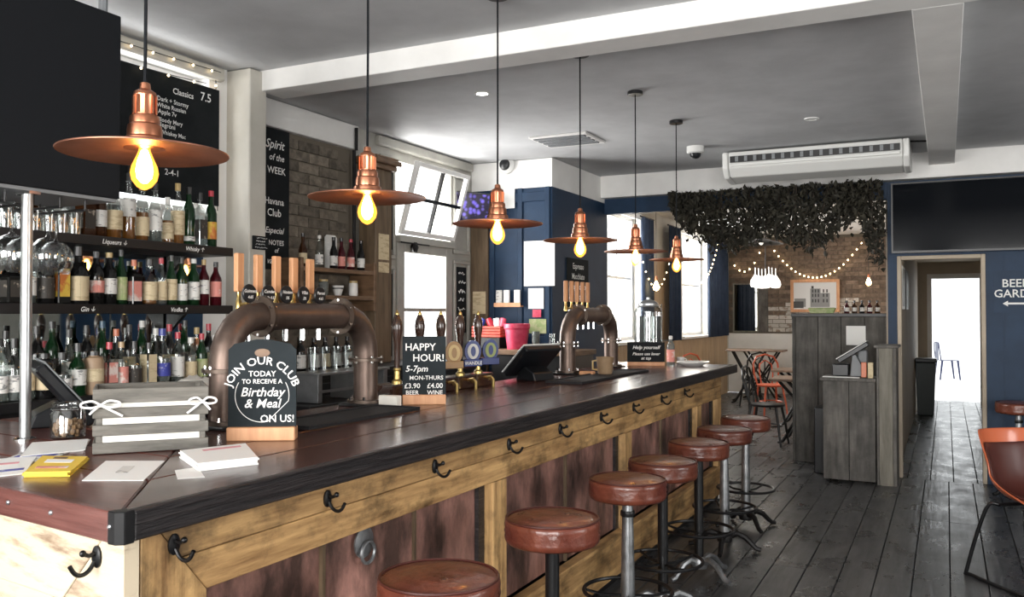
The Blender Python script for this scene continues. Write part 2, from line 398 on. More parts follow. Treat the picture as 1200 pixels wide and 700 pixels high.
# right wall
rw = MB()
for y0, y1, z0, z1 in ((YF - .2, YR * .55, 0, .8), (YF - .2, YR * .55, 2.7, 2.95), (YF - .2, 2.1, .8, 2.7), (4.3, YR * .55, .8, 2.7)):
    rw.box(XR, XR + .2, y0, y1, z0, z1)
struct(rw, 'wall_right', 'cream_paint')
window('window_3', XR + .1, 3.2, .8, 2.7, 2.2, 'x', (3, 2), label='side window out of view on the right wall')
# left wall by the bar: window bay behind the shelves
lw = MB()
for y0, y1, z0, z1 in ((YF - .2, PIER0, 0, 2.08), (YF - .2, PIER0, 2.87, 2.95), (YF - .2, 1.9, 2.08, 2.87), (3.72, PIER0, 2.08, 2.87)):
    lw.box(XL1 - .3, XL1, y0, y1, z0, z1)
lf = struct(lw, 'wall_left', 'white_paint', 'white panelled wall behind the back bar')
window('window_4', XL1 - .12, 2.81, 2.08, 2.87, 1.82, 'x', (2, 1), t=.035, label='bright window behind the drinks chalkboard')
struct(MB().box(XL1, XL1 + .05, 1.9, 3.80, 2.86, 2.935), 'trim_4', 'cream_paint', 'cream moulded head trim above the bar window', bevel=.01)
struct(MB().box(-4.12, -3.64, PIER0, PIER1, 0, 2.945), 'trim_5', 'cream_paint', 'cream square pier carrying the ceiling beam', bevel=.006)
# left wall past the pier: brick, then panelled joinery with a glazed door and open fanlight
l2 = MB()
for y0, y1, z0, z1 in ((PIER1, 6.05, 0, 2.95), (6.05, 6.95, 2.78, 2.95), (6.95, YB, 0, 2.95)):
    l2.box(XL2 - .2, XL2, y0, y1, z0, z1)
wl = struct(l2, 'wall_left_far', 'grey_trim', 'grey-cream panelled wall with brick behind the bar')
struct(MB().box(XL2, XL2 + .06, PIER1, 5.46, 2.76, 2.945), 'trim_6', 'white_paint', 'white boxed ledge above the bare brick', bevel=.005)
struct(MB().box(XL2, XL2 + .05, 5.75, 7.3, 2.86, 2.94), 'trim_7', 'grey_trim', 'moulded cornice above the glazed side door', bevel=.01)
MB().box(XL2, XL2 + .012, PIER1, 5.46, 1.1, 2.76).build('mortar_bed', 'mortar', wl)
bme = MB().box(-.0, .016, -.108, .108, -.033, .033).mesh('brick'); bme.materials.append(MATS['brick_grey'])
def brick_at(me, parent, loc, s=None, rz=0):
    o = bpy.data.objects.new('brick', me); COL.objects.link(o); o.parent = parent; o.location = loc; o.rotation_euler = (0, 0, rz)
    if s: o.scale = s
    return o
for r in range(21):
    z = 1.15 + r * .077; y = PIER1 + .12 + (.0 if r % 2 else .112)
    while y < 5.36:
        brick_at(bme, wl, (XL2 + .010 + random.uniform(0, .007), y, z)); y += .226
# panels and frames of the joinery (y0,y1,z0,z1)
for y0, y1, z0, z1 in ((5.80, 6.02, 1.95, 2.80), (5.80, 6.02, .95, 1.9), (6.98, 7.28, 1.2, 2.0), (6.98, 7.28, 2.06, 2.8)):
    m = MB(); t = .035
    m.box(XL2, XL2 + .025, y0, y1, z0, z0 + t).box(XL2, XL2 + .025, y0, y1, z1 - t, z1).box(XL2, XL2 + .025, y0, y0 + t, z0 + t, z1 - t).box(XL2, XL2 + .025, y1 - t, y1, z0 + t, z1 - t)
    m.build('panel_moulding', 'grey_trim', wl, bevel=.006)
dr = thing('door_1', 'glazed grey side door glowing with daylight', None, (XL2 - .02, 6.5, 0), R(90)); dr['kind'] = 'structure'
m = MB().box(-.45, -.34, -.04, .04, 0, 2.1).box(.34, .45, -.04, .04, 0, 2.1).box(-.34, .34, -.04, .04, 0, .95).box(-.34, .34, -.04, .04, 2.02, 2.1)
m.build('door_frame', 'grey_trim', dr, bevel=.005)
MB().box(-.34, .34, -.004, .004, .95, 1.52).build('pane', 'window_glass', dr)
MB().box(-.34, .34, -.004, .004, 1.55, 2.02).build('pane', 'window_glass', dr)
MB().box(-.34, .34, -.03, .03, 1.52, 1.55).build('glazing_bar', 'grey_trim', dr)
struct(MB().box(XL2 - .06, XL2 + .05, 6.05, 6.95, 2.10, 2.16), 'trim_8', 'grey_trim', 'grey transom bar above the side door', bevel=.006)
sa = thing('window_5', 'open fanlight sash tilted inwards above the side door', None, (XL2 + .03, 6.5, 2.17), R(90), rx=R(0)); sa['kind'] = 'structure'
Ms = Matrix.Rotation(R(16), 4, 'X')
m = MB()
for b in ((-.44, -.40, 0, .62), (.40, .44, 0, .62), (-.40, .40, 0, .04), (-.40, .40, .58, .62)): m.box(b[0], b[1], -.02, .02, b[2], b[3], M=Ms)
m.build('sash_frame', 'white_paint', sa, bevel=.003)
for b in ((-.40, -.012, .04, .30), (.012, .40, .04, .30), (-.40, -.012, .33, .58), (.012, .40, .33, .58)):
    MB().box(b[0], b[1], -.004, .004, b[2], b[3], M=Ms).build('pane', 'window_glass', sa)
MB().box(-.40, .40, -.016, .016, .30, .33, M=Ms).box(-.012, .012, -.015, .015, .04, .58, M=Ms).build('glazing_bar', 'black_metal', sa)
# dark timber post by the brick with its moulded capital
po = thing('timber_post', 'dark timber post with moulded capital beside the bare brick', 'post', (XL2 + .125, 5.6, 1.121))
MB().box(-.09, .07, -.11, .11, 0, 1.499).build('shaft', 'brown_wood_v', po, bevel=.006)
MB().box(-.09, .10, -.14, .14, 1.499, 1.539).box(-.09, .13, -.165, .165, 1.539, 1.579).box(-.09, .11, -.15, .15, 1.579, 1.60).build('capital', 'brown_wood', po, bevel=.006)
tag(MB().tube([(XL2 + .06, 5.40, 1.9), (XL2 + .06, 5.40, 2.75)], .014).tube([(XL2 + .08, 5.40, 2.75), (XL2 + .08, 5.40, 2.92)], .014).build('conduit_pipe', 'iron', smooth=True), 'thin dark conduit running up the brick to the ceiling', 'pipe')

# navy pillar at the end of the bar
pl = struct(MB().box(XL2, -3.25, 7.35, YB + .06, 0, 2.68), 'wall_pillar', 'navy', 'navy panelled pillar at the far end of the bar', bevel=.004)
MB().box(XL2, -3.25, 7.345, YB + .06, 2.68, 2.945).build('pillar_head', 'white_paint', pl)
MB().box(XL2 + .002, -3.91, 7.325, 7.35, 0, 2.62).build('timber_strip', 'brown_wood_v', pl)
m = MB()
for x in (-3.895, -3.60, -3.32): m.box(x, x + .05, 7.333, 7.35, 1.15, 2.68)
for z in (1.2, 2.55): m.box(-3.90, -3.27, 7.335, 7.35, z, z + .09)
m.build('panel_rail', 'navy', pl, bevel=.004)
# far navy wall, its door opening, the opening to the rear room
DX0, DX1, DZ = -.40, .315, 2.03
nw = MB()
for x0, x1, z0, z1 in ((-.48, DX0, 0, 2.72), (DX0, DX1, DZ, 2.72), (DX1, XR + .2, 0, 2.72)): nw.box(x0, x1, YB, YB + .10, z0, z1)
nv = struct(nw, 'wall_far', 'navy', 'navy boarded wall around the garden doorway')
struct(MB().box(-3.25, -.48, YB - .02, YB + .08, 2.56, 2.72), 'trim_9', 'navy', 'dark navy lintel over the opening to the rear room')
for x in (.45, .68, .91, 1.14, 1.37):
    MB().box(x, x + .010, YB - .006, YB + .001, .12, 2.0).build('board_joint', 'navy', nv)
m = MB().box(DX0 - .0, DX0 + .035, YB - .015, YB + .115, 0, DZ).box(DX1 - .035, DX1, YB - .015, YB + .115, 0, DZ).box(DX0 + .035, DX1 - .035, YB - .015, YB + .115, DZ - .035, DZ)
d2 = struct(m, 'door_2', 'beige_wall', 'open doorway with beige lining to the garden corridor', bevel=.004)
struct(MB().box(DX1, XR - .01, YB - .018, YB, 0, .12), 'baseboard_far', 'navy', bevel=.004)
# corridor
struct(MB().box(-.50, -.42, YB + .10, 16.1, 0, 2.95), 'wall_corridor_left', 'beige_wall', 'beige corridor wall with framed pictures')
struct(MB().box(.72, .80, YB + .10, 16.1, 0, 2.95), 'wall_corridor_right', 'beige_wall', 'beige corridor wall on the right')
struct(MB().box(-.42, .72, YB + .10, 16.1, 2.35, 2.43), 'ceiling_corridor', 'beige_wall', 'low corridor ceiling')
m = MB().box(-.42, -.28, 16.0, 16.1, 0, 2.35).box(.56, .72, 16.0, 16.1, 0, 2.35).box(-.28, .56, 16.0, 16.1, 2.16, 2.35)
struct(m, 'wall_corridor_end', 'beige_wall', 'beige end wall around the bright garden door')
m = MB().box(-.28, -.21, 15.97, 16.12, 0, 2.16).box(.49, .56, 15.97, 16.12, 0, 2.16).box(-.21, .49, 15.97, 16.12, 2.08, 2.16)
struct(m, 'door_3', 'white_paint', 'white frame of the open garden door', bevel=.005)
# garden beyond
struct(MB().box(-3.5, 3.5, 17.1, 27, -.10, -.02), 'ground', 'daylit_ground', 'sunlit pale paving of the beer garden')
struct(MB().box(-3.5, 3.5, 26, 26.2, -.1, 4), 'wall_garden', 'garden_wall', 'white garden wall in bright daylight')
struct(MB().box(-.6, .9, 16.1, 17.1, -.14, -.02), 'threshold', 'daylit_ground', 'pale stone threshold of the garden door')
# rear room
rl = MB()
for y0, y1, z0, z1 in ((YB + .1, YR, 0, 1.15), (YB + .1, YR, 2.80, 2.95), (YB + .1, 10.1, 1.15, 2.80), (11.4, 13.5, 1.15, 2.80), (15.1, YR, 1.15, 2.80)):
    rl.box(XLR - .3, XLR, y0, y1, z0, z1)
rlw = struct(rl, 'wall_rear_left', 'cream_paint', 'cream rear room wall with tall sash windows')
window('window_6', XLR - .12, 10.75, 1.15, 2.80, 1.3, 'x', (2, 2), label='tall sash window nearest the navy pillar')
window('window_7', XLR - .12, 14.3, 1.15, 2.80, 1.6, 'x', (2, 2), label='tall sash window beside the navy curtain in the rear corner')
for y0, y1 in ((10.0, 11.5), (13.4, 15.2)):
    MB().box(XLR, XLR + .09, y0, y1, 1.10, 1.14).build('window_sill', 'white_paint', rlw, bevel=.005)
    MB().box(XLR, XLR + .03, y0, y0 + .1, 1.15, 2.86).box(XLR, XLR + .03, y1 - .1, y1, 1.15, 2.86).box(XLR, XLR + .03, y0 + .1, y1 - .1, 2.78, 2.86).build('architrave', 'white_paint', rlw, bevel=.005)
rr = struct(MB().box(XLR - .3, -.5, YR, YR + .2, 0, 2.95), 'wall_rear', 'mortar', 'bare brick end wall of the rear room')
bm2 = MB().box(-.112, .112, -.016, 0, -.035, .035).mesh('brick'); bm2.materials.append(MATS['brick'])
bm3 = MB().box(-.112, .112, -.016, 0, -.035, .035).mesh('brick'); bm3.materials.append(MATS['brick_white'])
for r in range(22):
    z = 1.20 + r * .079; x = XLR + .12 + (.0 if r % 2 else .117)
    while x < -.75:
        wt = (z < 1.62 + .22 * math.sin(x * 2.3) + random.uniform(-.15, .15)) and x > -3.1
        brick_at(bm3 if wt else bm2, rr, (x, YR - random.uniform(0, .006), z)); x += .234
struct(MB().box(XLR, -.5, YR - .05, YR, 0, 1.13), 'trim_10', 'white_paint', 'white dado below the rear brick wall', bevel=.006)
# boarded wainscot along the rear left wall
for k in range(36):
    y = YB + .35 + k * .21
    MB().box(XLR, XLR + .022, y + .003, y + .207, .0, 1.09).build('plank', 'wainscot_wood', rlw, bevel=.003)
# ------------------------------------------------------------------ the bar
CZ = 1.08                                   # counter height
O = Vector((-1.57, 1.29)); I = Vector((-2.52, 2.40)); FARY = 7.27; WX = -3.38
def mitre(t): return O + (I - O) * t
def wing_y(t): return 1.53 + (2.42 - 1.53) * t
ct = thing('bar_counter', 'dark red-brown varnished plank counter top of the long bar', 'counter', (-2.0, 4.0, 1.02))
def loc_c(p): return (p[0] + 2.0, p[1] - 4.0)
n = 4
for i in range(n):
    a, b = mitre(i / n), mitre((i + 1) / n); g = .0015
    MB().prism([loc_c(p) for p in ((a.x - g, a.y + g), (a.x - g, FARY), (b.x + g, FARY), (b.x + g, b.y + g))], 0, .06).build('plank', 'counter_wood', ct, bevel=.004)
    MB().prism([loc_c(p) for p in ((a.x - .003, a.y + .002), (b.x - .003, b.y - .002), (WX, wing_y((i + 1) / n) - .003), (WX, wing_y(i / n) + .003))], 0, .06).build('plank', 'counter_end_wood', ct, bevel=.004)
# edge strips, corner cap and studs
e = MB().box(.432, .455, O.y - 3.986, FARY - 4, -.004, .063).build('edge_strip', 'charred_edge', ct, bevel=.004); e['label'] = 'black charred front edge'
dv = Vector((WX, 1.53)) - O; dl = dv.length; dv.normalize(); nn = Vector((dv.y, -dv.x)) * -1
if nn.y > 0: nn = -nn
q = [O + dv * .012, Vector((WX, 1.53)), Vector((WX, 1.53)) + nn * .022, O + dv * .012 + nn * .022]
e = MB().prism([loc_c(p) for p in q], -.004, .063).build('edge_strip', 'red_edge', ct, bevel=.003); e['label'] = 'red-brown end edge'
cc = [O + dv * .012, O + dv * .012 + nn * .024, O + nn * .024 + Vector((.012, 0)), O + Vector((.026, -.012)), O + Vector((.026, .014)), O + Vector((.002, .014))]
MB().prism([loc_c(p) for p in cc], -.006, .064).build('corner_cap', 'black_metal', ct, bevel=.002)
st = None
for k in range(7):
    p = O + dv * (.016 + .19 * k + (.03 if k else -.012)) + nn * .022; x, y = loc_c(p)
    M = Matrix.Translation((x, y, .032)) @ Matrix.Rotation(math.atan2(nn.y, nn.x), 4, 'Z') @ Matrix.Rotation(R(90), 4, 'Y')
    MB().lathe([(.006, -.002), (.006, .003), (.003, .006)], 8, M=M).build('stud', 'steel', ct)
# carcass
bb = thing('drinks_bar', 'long pine bar body with copper panels below the dark counter', 'bar', (-1.64, 4.0, 0))
def bx(mb, y0, y1, z0, z1, x0=-.045, x1=0): return mb.box(x0, x1, y0 - 4, y1 - 4, z0, z1)
MB().box(-.80, -.115, 1.75 - 4, 7.06 - 4, 0, 1.015).build('carcass', 'shelf_black', bb)
MB().prism([(p[0] + 1.64, p[1] - 4) for p in ((-1.80, 1.46), (-1.80, 1.75), (-2.44, 2.30), (WX, 2.36), (WX, 1.68))], 0, 1.015).build('end_carcass', 'shelf_black', bb)
Y0 = 1.402
MB().prism([(Y0 - 4, 0), (Y0 - 4, 1.015), (1.435 - 4, 1.015), (1.60 - 4, .82), (1.60 - 4, 0)], -.045, 0, 'x').build('stile', 'pale_wood_v', bb, bevel=.002)
MB().prism([(1.438 - 4, 1.015), (7.1 - 4, 1.015), (7.1 - 4, .919), (1.519 - 4, .919)], -.045, 0, 'x').build('rail', 'pale_wood', bb, bevel=.002)
MB().prism([(1.522 - 4, .916), (7.1 - 4, .916), (7.1 - 4, .82), (1.603 - 4, .82)], -.045, -.002, 'x').build('rail', 'pale_wood', bb, bevel=.002)
SY_ = (3.18, 4.79, 6.40)
for y in SY_: bx(MB(), y - .06, y + .06, .26, .818).build('stile', 'pale_wood_v', bb, bevel=.002)
bx(MB(), 6.98, 7.10, .26, .818).build('stile', 'pale_wood_v', bb, bevel=.002)
bx(MB(), 1.605, 7.1, .05, .255).build('bottom_rail', 'pale_wood', bb, bevel=.002)
bx(MB(), 1.605, 7.1, .255, .28, -.045, .014).build('bead', 'pale_wood', bb, bevel=.004)
bx(MB(), 1.40, 7.1, 0, .05, -.09, -.03).build('plinth', 'shelf_black', bb)
bays = [(1.605, 3.12), (3.24, 4.73), (4.85, 6.34), (6.46, 6.98)]
for a, b in bays:
    k = max(1, round((b - a) / .6)); wdt = (b - a) / k
    for i in range(k):
        bx(MB(), a + i * wdt + .003, a + (i + 1) * wdt - .003, .28, .818, -.075, -.06 + .004 * (i % 2)).build('copper_panel', 'copper_sheet', bb, bevel=.003)
        if i: bx(MB(), a + i * wdt - .007, a + i * wdt + .007, .28, .818, -.062, -.046).build('batten', 'brown_wood_v', bb)
    bx(MB(), b - .05, b - .001, .28, .818, -.058, -.04).build('dark_gap_board', 'charred_edge', bb)  # dark strip set in for the dark gap beside each stile
M = Matrix.Translation((-.045, W(424, 637, X=-1.69).y - 4, .765)) @ Matrix.Rotation(R(90), 4, 'Y')
MB().lathe([(.05, 0), (.05, .006), (.03, .012)], 16, M=M).tube([M @ Vector((.03 + .035 * math.cos(a * .5236), .035 * math.sin(a * .5236), .02)) for a in range(12)], .006, 6, True).build('ring_pull', 'worn_steel', bb, smooth=True)
MB().box(-.80, -.05, 7.06 - 4, 7.10 - 4, 0, 1.015).build('far_end_panel', 'pale_wood_v', bb)
# end of the bar, facing the viewer
er = math.atan2(dv.y, dv.x) - math.pi           # local +x runs towards the corner, front is -y
Pc = O + dv * .079 - nn * .055
EM = Matrix.Translation((Pc.x, Pc.y, 0)) @ Matrix.Rotation(er, 4, 'Z'); EL = Matrix.Translation((1.64, -4, 0)) @ EM
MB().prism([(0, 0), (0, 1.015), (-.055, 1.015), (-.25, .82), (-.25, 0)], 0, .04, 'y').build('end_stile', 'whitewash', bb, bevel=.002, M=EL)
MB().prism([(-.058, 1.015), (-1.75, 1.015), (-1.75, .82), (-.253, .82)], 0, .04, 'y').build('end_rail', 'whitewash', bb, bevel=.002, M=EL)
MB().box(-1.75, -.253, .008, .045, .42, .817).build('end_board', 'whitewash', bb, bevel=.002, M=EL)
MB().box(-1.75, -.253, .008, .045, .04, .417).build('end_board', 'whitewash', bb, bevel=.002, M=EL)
MB().box(-1.75, -.0, .03, .06, 0, .04).build('end_plinth', 'shelf_black', bb, M=EL)
# coat hooks (local: front -y)
def make_hook(label):
    h = thing('coat_hook', label, 'hook', group='black coat hooks under the counter')
    M = Matrix.Rotation(R(90), 4, 'X')
    MB().lathe([(.017, 0), (.017, .005), (.012, .009)], 14, M=M, sy=1.5).build('backplate', 'black_metal', h, smooth=True)
    MB().tube(spline([(0, -.008, -.010), (0, -.022, -.028), (0, -.040, -.034), (0, -.055, -.026), (0, -.066, -.008)], 3), .0052, 8).build('lower_prong', 'black_metal', h, smooth=True)
    mb = MB().tube([(0, -.008, .008), (0, -.022, .006), (0, -.034, .012)], [.006, .005, .005], 8); mb.ball((0, -.036, .014), .008, 8, 6)
    mb.build('upper_prong', 'black_metal', h, smooth=True)
    return h
hk = make_hook('black coat hook on the bar front nearest the corner')
ords = ['first', 'second', 'third', 'fourth', 'fifth', 'sixth', 'seventh', 'eighth', 'ninth', 'tenth', 'eleventh', 'twelfth', 'thirteenth', 'fourteenth', 'fifteenth', 'sixteenth']
for i, (u, v) in enumerate(((203, 640), (383, 590), (509, 552), (596, 525), (656, 505), (704, 489), (742, 477), (775, 465), (802, 455))):
    p = W(u, v, X=-1.64); loc = (-1.64, p.y, .955)
    if i == 0: hk.location = loc; hk.rotation_euler = (0, 0, R(90))
    else: dup(hk, loc, R(90), 'black coat hook on the long bar front, %s from the near corner' % ords[i])
for (x, z, lb) in ((-.10, .945, 'black coat hook on the bar end beside the corner'), (-.30, .79, 'black coat hook low on the bar end')):
    dup(hk, EM @ Vector((x, 0 if z > .9 else .008, z)), er, lb)

# ------------------------------------------------------------------ bar stools
SEATZ = .765
def make_stool(label, post, base, ring=True, seat='leather', rz=0, loc=(0, 0, 0), ):
    s = thing('bar_stool', label, 'stool', loc, rz, 'round leather bar stools')
    r = .172; th = .085; seg = 40
    prof = [(.02, -th), (r * .94, -th), (r * .985, -th + .008), (r, -th + .018), (r * 1.005, -th * .7), (r * .99, -th * .62), (r * 1.012, -th * .5), (r * .992, -th * .38), (r * 1.008, -th * .26), (r * 1.0, -.012), (r * .985, -.004), (r * .955, .0), (r * .93, -.001), (r * .8, .006), (r * .5, .010), (.01, .011)]
    c = MB().lathe(prof, seg, (0, 0, SEATZ)).build('seat', seat, s, smooth=True, ang=70)
    c.rotation_euler = (0, 0, rz)
    MB().tube([(r * .965 * math.cos(a * math.pi / 18), r * .965 * math.sin(a * math.pi / 18), SEATZ + .001) for a in range(36)], .0045, 6, True).build('piping', 'leather_dark', s, smooth=True)
    MB().lathe([(.09, SEATZ - th - .012), (.09, SEATZ - th)], 20).build('seat_plate', 'black_metal', s)
    if post == 'steel':
        MB().lathe([(.034, .09), (.030, .35), (.024, SEATZ - th - .03), (.020, SEATZ - th - .012)], 16).build('post', 'worn_steel', s, smooth=True)
        MB().lathe([(.030, .60), (.032, .605), (.032, .62), (.030, .625)], 16).build('collar', 'black_metal', s, smooth=True)
    else:
        MB().lathe([(.026, .09), (.026, SEATZ - th - .012)], 16).build('post', 'black_metal', s, smooth=True)
    if ring:
        MB().tube([(.195 * math.cos(a * math.pi / 20), .195 * math.sin(a * math.pi / 20), .27) for a in range(40)], .009, 8, True).build('foot_ring', 'black_metal', s, smooth=True)
        for k in range(4):
            a = R(45 + 90 * k)
            MB().tube([(.025 * math.cos(a), .025 * math.sin(a), .25), (.11 * math.cos(a), .11 * math.sin(a), .25), (.19 * math.cos(a), .19 * math.sin(a), .27)], .007, 6).build('ring_spoke', 'black_metal', s, smooth=True)
    MB().lathe([(.045, .05), (.050, .07), (.045, .10), (.038, .115)], 16).build('hub', base, s, smooth=True)
    for k in range(4):
        a = R(20 + 90 * k); pts = []
        for q_, z in ((.03, .085), (.08, .105), (.13, .085), (.17, .045), (.195, .022), (.225, .016)): pts.append((q_ * math.cos(a), q_ * math.sin(a), z))
        MB().tube(pts, [.020, .020, .018, .016, .016, .014], 8).build('foot', base, s, smooth=True)
    return s
for i, (u, post, base, d) in enumerate(((515, 'black', 'iron', 'nearest the viewer, cut off by the frame'), (647, 'black', 'iron', 'on a black post, second from the near end'),
        (735, 'steel', 'worn_steel', 'on a grey steel post, third from the near end'), (776, 'black', 'worn_steel', 'on a black post, fourth from the near end'),
        (818, 'black', 'worn_steel', 'on a black post, fifth from the near end'), (848, 'steel', 'iron', 'on a steel post, second from the far end'), (873, 'steel', 'iron', 'on a steel post, at the far end of the bar'))):
    p = W(u, 368, X=-1.275)
    make_stool('brown leather bar stool ' + d, post, base, rz=R(33 * i), loc=(p.x, p.y, 0))
make_stool('red-brown bar stool standing against the navy wall below the garden sign', 'steel', 'iron', rz=R(10), loc=(.53, 8.30, .0))

# ------------------------------------------------------------------ pendant lamps over the bar
PX = -1.80; SHZ = 1.915
def make_pendant(label, loc):
    L = thing('pendant_lamp', label, 'lamp', loc, 0, 'copper pendants over the bar')   # origin at the ceiling
    z = SHZ - HC
    MB().lathe([(.05, -.025), (.05, -.004), (.045, 0)], 20).build('ceiling_rose', 'black_metal', L, smooth=True)
    MB().tube([(0, 0, -.02), (.001, 0, z * .5), (0, 0, z + .165)], .0042, 6).build('cord', 'matt_black', L)
    so = MB().lathe([(.006, .168), (.012, .165), (.014, .15), (.026, .142), (.028, .135), (.026, .128), (.026, .085), (.034, .082), (.036, .075), (.036, .062), (.040, .058), (.042, .045), (.042, .03), (.048, .026), (.050, .012), (.050, .0)], 20, (0, 0, z)).build('socket', 'copper', L, smooth=True, ang=25)
    for k in range(10):
        a = 2 * math.pi * k / 10
        MB().tube([(.0275 * math.cos(a), .0275 * math.sin(a), z + .132), (.0275 * math.cos(a), .0275 * math.sin(a), z + .087)], .003, 5).build('socket_rib', 'copper', so)
    MB().lathe([(.030, .006), (.06, .004), (.12, .000), (.19, -.006), (.203, -.009), (.204, -.011), (.203, -.013), (.19, -.010), (.12, -.004), (.06, .000), (.03, .002)], 48, (0, 0, z), cap=False).build('shade', 'copper_dull', L, smooth=True, ang=60)
    MB().lathe([(.014, .010), (.014, -.005), (.020, -.020), (.031, -.045), (.034, -.062), (.030, -.080), (.018, -.096), (.006, -.103), (.001, -.104)], 20, (0, 0, z)).build('bulb', 'bulb_glass', L, smooth=True)
    MB().lathe([(.001, .0), (.008, -.004), (.017, -.03), (.021, -.055), (.018, -.074), (.008, -.086), (.001, -.088)], 14, (0, 0, z)).build('filament', 'bulb', L, smooth=True)
    return L
lam = None
for i, (u, d) in enumerate(((168, 'copper disc pendant lamp nearest the viewer, over the wooden crate'), (430, 'copper disc pendant lamp second from the viewer'), (583, 'copper disc pendant lamp third from the viewer'),
        (680, 'copper disc pendant lamp hanging in front of the navy pillar'), (745, 'copper disc pendant lamp second from the far end'), (793, 'copper disc pendant lamp at the far end of the bar'))):
    p = W(u, 368, X=PX)
    if lam is None: lam = make_pendant(d, (PX, p.y, HC))
    else: dup(lam, (PX, p.y, HC), label=d)

# ------------------------------------------------------------------ beer fonts made of pipe
BADGES = (('Guinness', '4.65'), ('Camden', 'Hells 4.65'), ('Hoxton', '5%'), ('Villas', '5%'), ('Peroni', '4.65'))
def make_font(label, loc, handles, badge, yo):
    F = thing('beer_font', label, 'beer tap', loc, 0)       # runs along local y from 0 to .88
    r = .055; LY = .88; er_ = .17; H = .41
    pts = [(0, 0, .02), (0, 0, H - er_)] + [(0, er_ - er_ * math.cos(R(a)), H - er_ + er_ * math.sin(R(a))) for a in range(15, 91, 15)]
    pts += [(0, LY - er_ + er_ * math.sin(R(a)), H - er_ + er_ * math.cos(R(a))) for a in range(0, 91, 15)] + [(0, LY, .02)]
    MB().tube(pts, r, 20).build('pipe', 'pipe_metal', F, smooth=True, ang=60)
    def flange(c, ax):
        M = Matrix.Translation(c)
        if ax == 'y': M = M @ Matrix.Rotation(R(90), 4, 'X')
        f = MB().lathe([(r + .001, -.007), (r + .026, -.007), (r + .026, .007), (r + .001, .007)], 24, M=M, cap=False).build('flange', 'flange_metal', F, smooth=True, ang=30)
        for k in range(6):
            a = R(60 * k + 30); q = M @ Vector(((r + .016) * math.cos(a), (r + .016) * math.sin(a), 0)); d = (M.to_3x3() @ Vector((0, 0, 1))) * .017
            MB().tube([q - d, q + d], .006, 6).build('bolt', 'chrome', f)
    flange((0, 0, .21), 'z'); flange((0, LY, .21), 'z'); flange((0, er_ + .02, H), 'y'); flange((0, LY - er_ - .02, H), 'y')
    for y in (0, LY):
        f = MB().lathe([(r + .03, .012), (r + .03, .026), (r, .026)], 24, (0, y, 0)).build('foot_flange', 'flange_metal', F, smooth=True, ang=30)
        for k in range(6):
            a = R(60 * k); MB().tube([((r + .02) * math.cos(a), y + (r + .02) * math.sin(a), .026), ((r + .02) * math.cos(a), y + (r + .02) * math.sin(a), .042)], .006, 6).build('bolt', 'chrome', f)
        MB().box(-.085, .085, y - .095, y + .095, 0, .013).build('foot_plate', 'black_metal', F, bevel=.003)
    for k in range(handles):
        y = yo + k * .105
        MB().box(-.058, -.036, y - .0185, y + .0185, H + .095, H + .245).build('tap_handle', 'handle_wood', F, bevel=.003)
        MB().lathe([(.012, H + .03), (.012, H + .06), (.008, H + .065), (.008, H + .096)], 10, (-.047, y, 0)).build('tap_valve', 'brass', F, smooth=True)
        MB().tube([(-.047, y, H + .045), (.0, y, H + .05)], .007, 8).build('tap_stem', 'brass', F, smooth=True)
        MB().tube([(-.0, y, H - .05), (-.0, y, H - .10)], .010, 8).build('spout', 'chrome', F, smooth=True)
        if badge:
            M = Matrix.Translation((.008, y, H + .088)) @ Matrix.Rotation(R(90), 4, 'Z') @ Matrix.Rotation(R(90), 4, 'X')
            b = MB().lathe([(.036, -.005), (.037, 0), (.034, .004)], 20, M=M).build('badge', 'black_plastic', F, smooth=True, ang=30)
            t1, t2 = BADGES[k]
            lettering([(t1, 0, .004, .0185, .2), (t2, 0, -.019, .0165, .2)], b, M=Matrix.Translation((.008, y, H + .088)) @ Matrix.Rotation(R(90), 4, 'Z'), y=-.0052)
    return F
f1 = make_font('bronze pipe beer font with round black badges behind the club board', (-2.40, 2.42, CZ), 5, True, .12)
f2 = make_font('bronze pipe beer font with plain wooden handles before the navy pillar', (-2.36, 5.60, CZ), 5, False, .08)

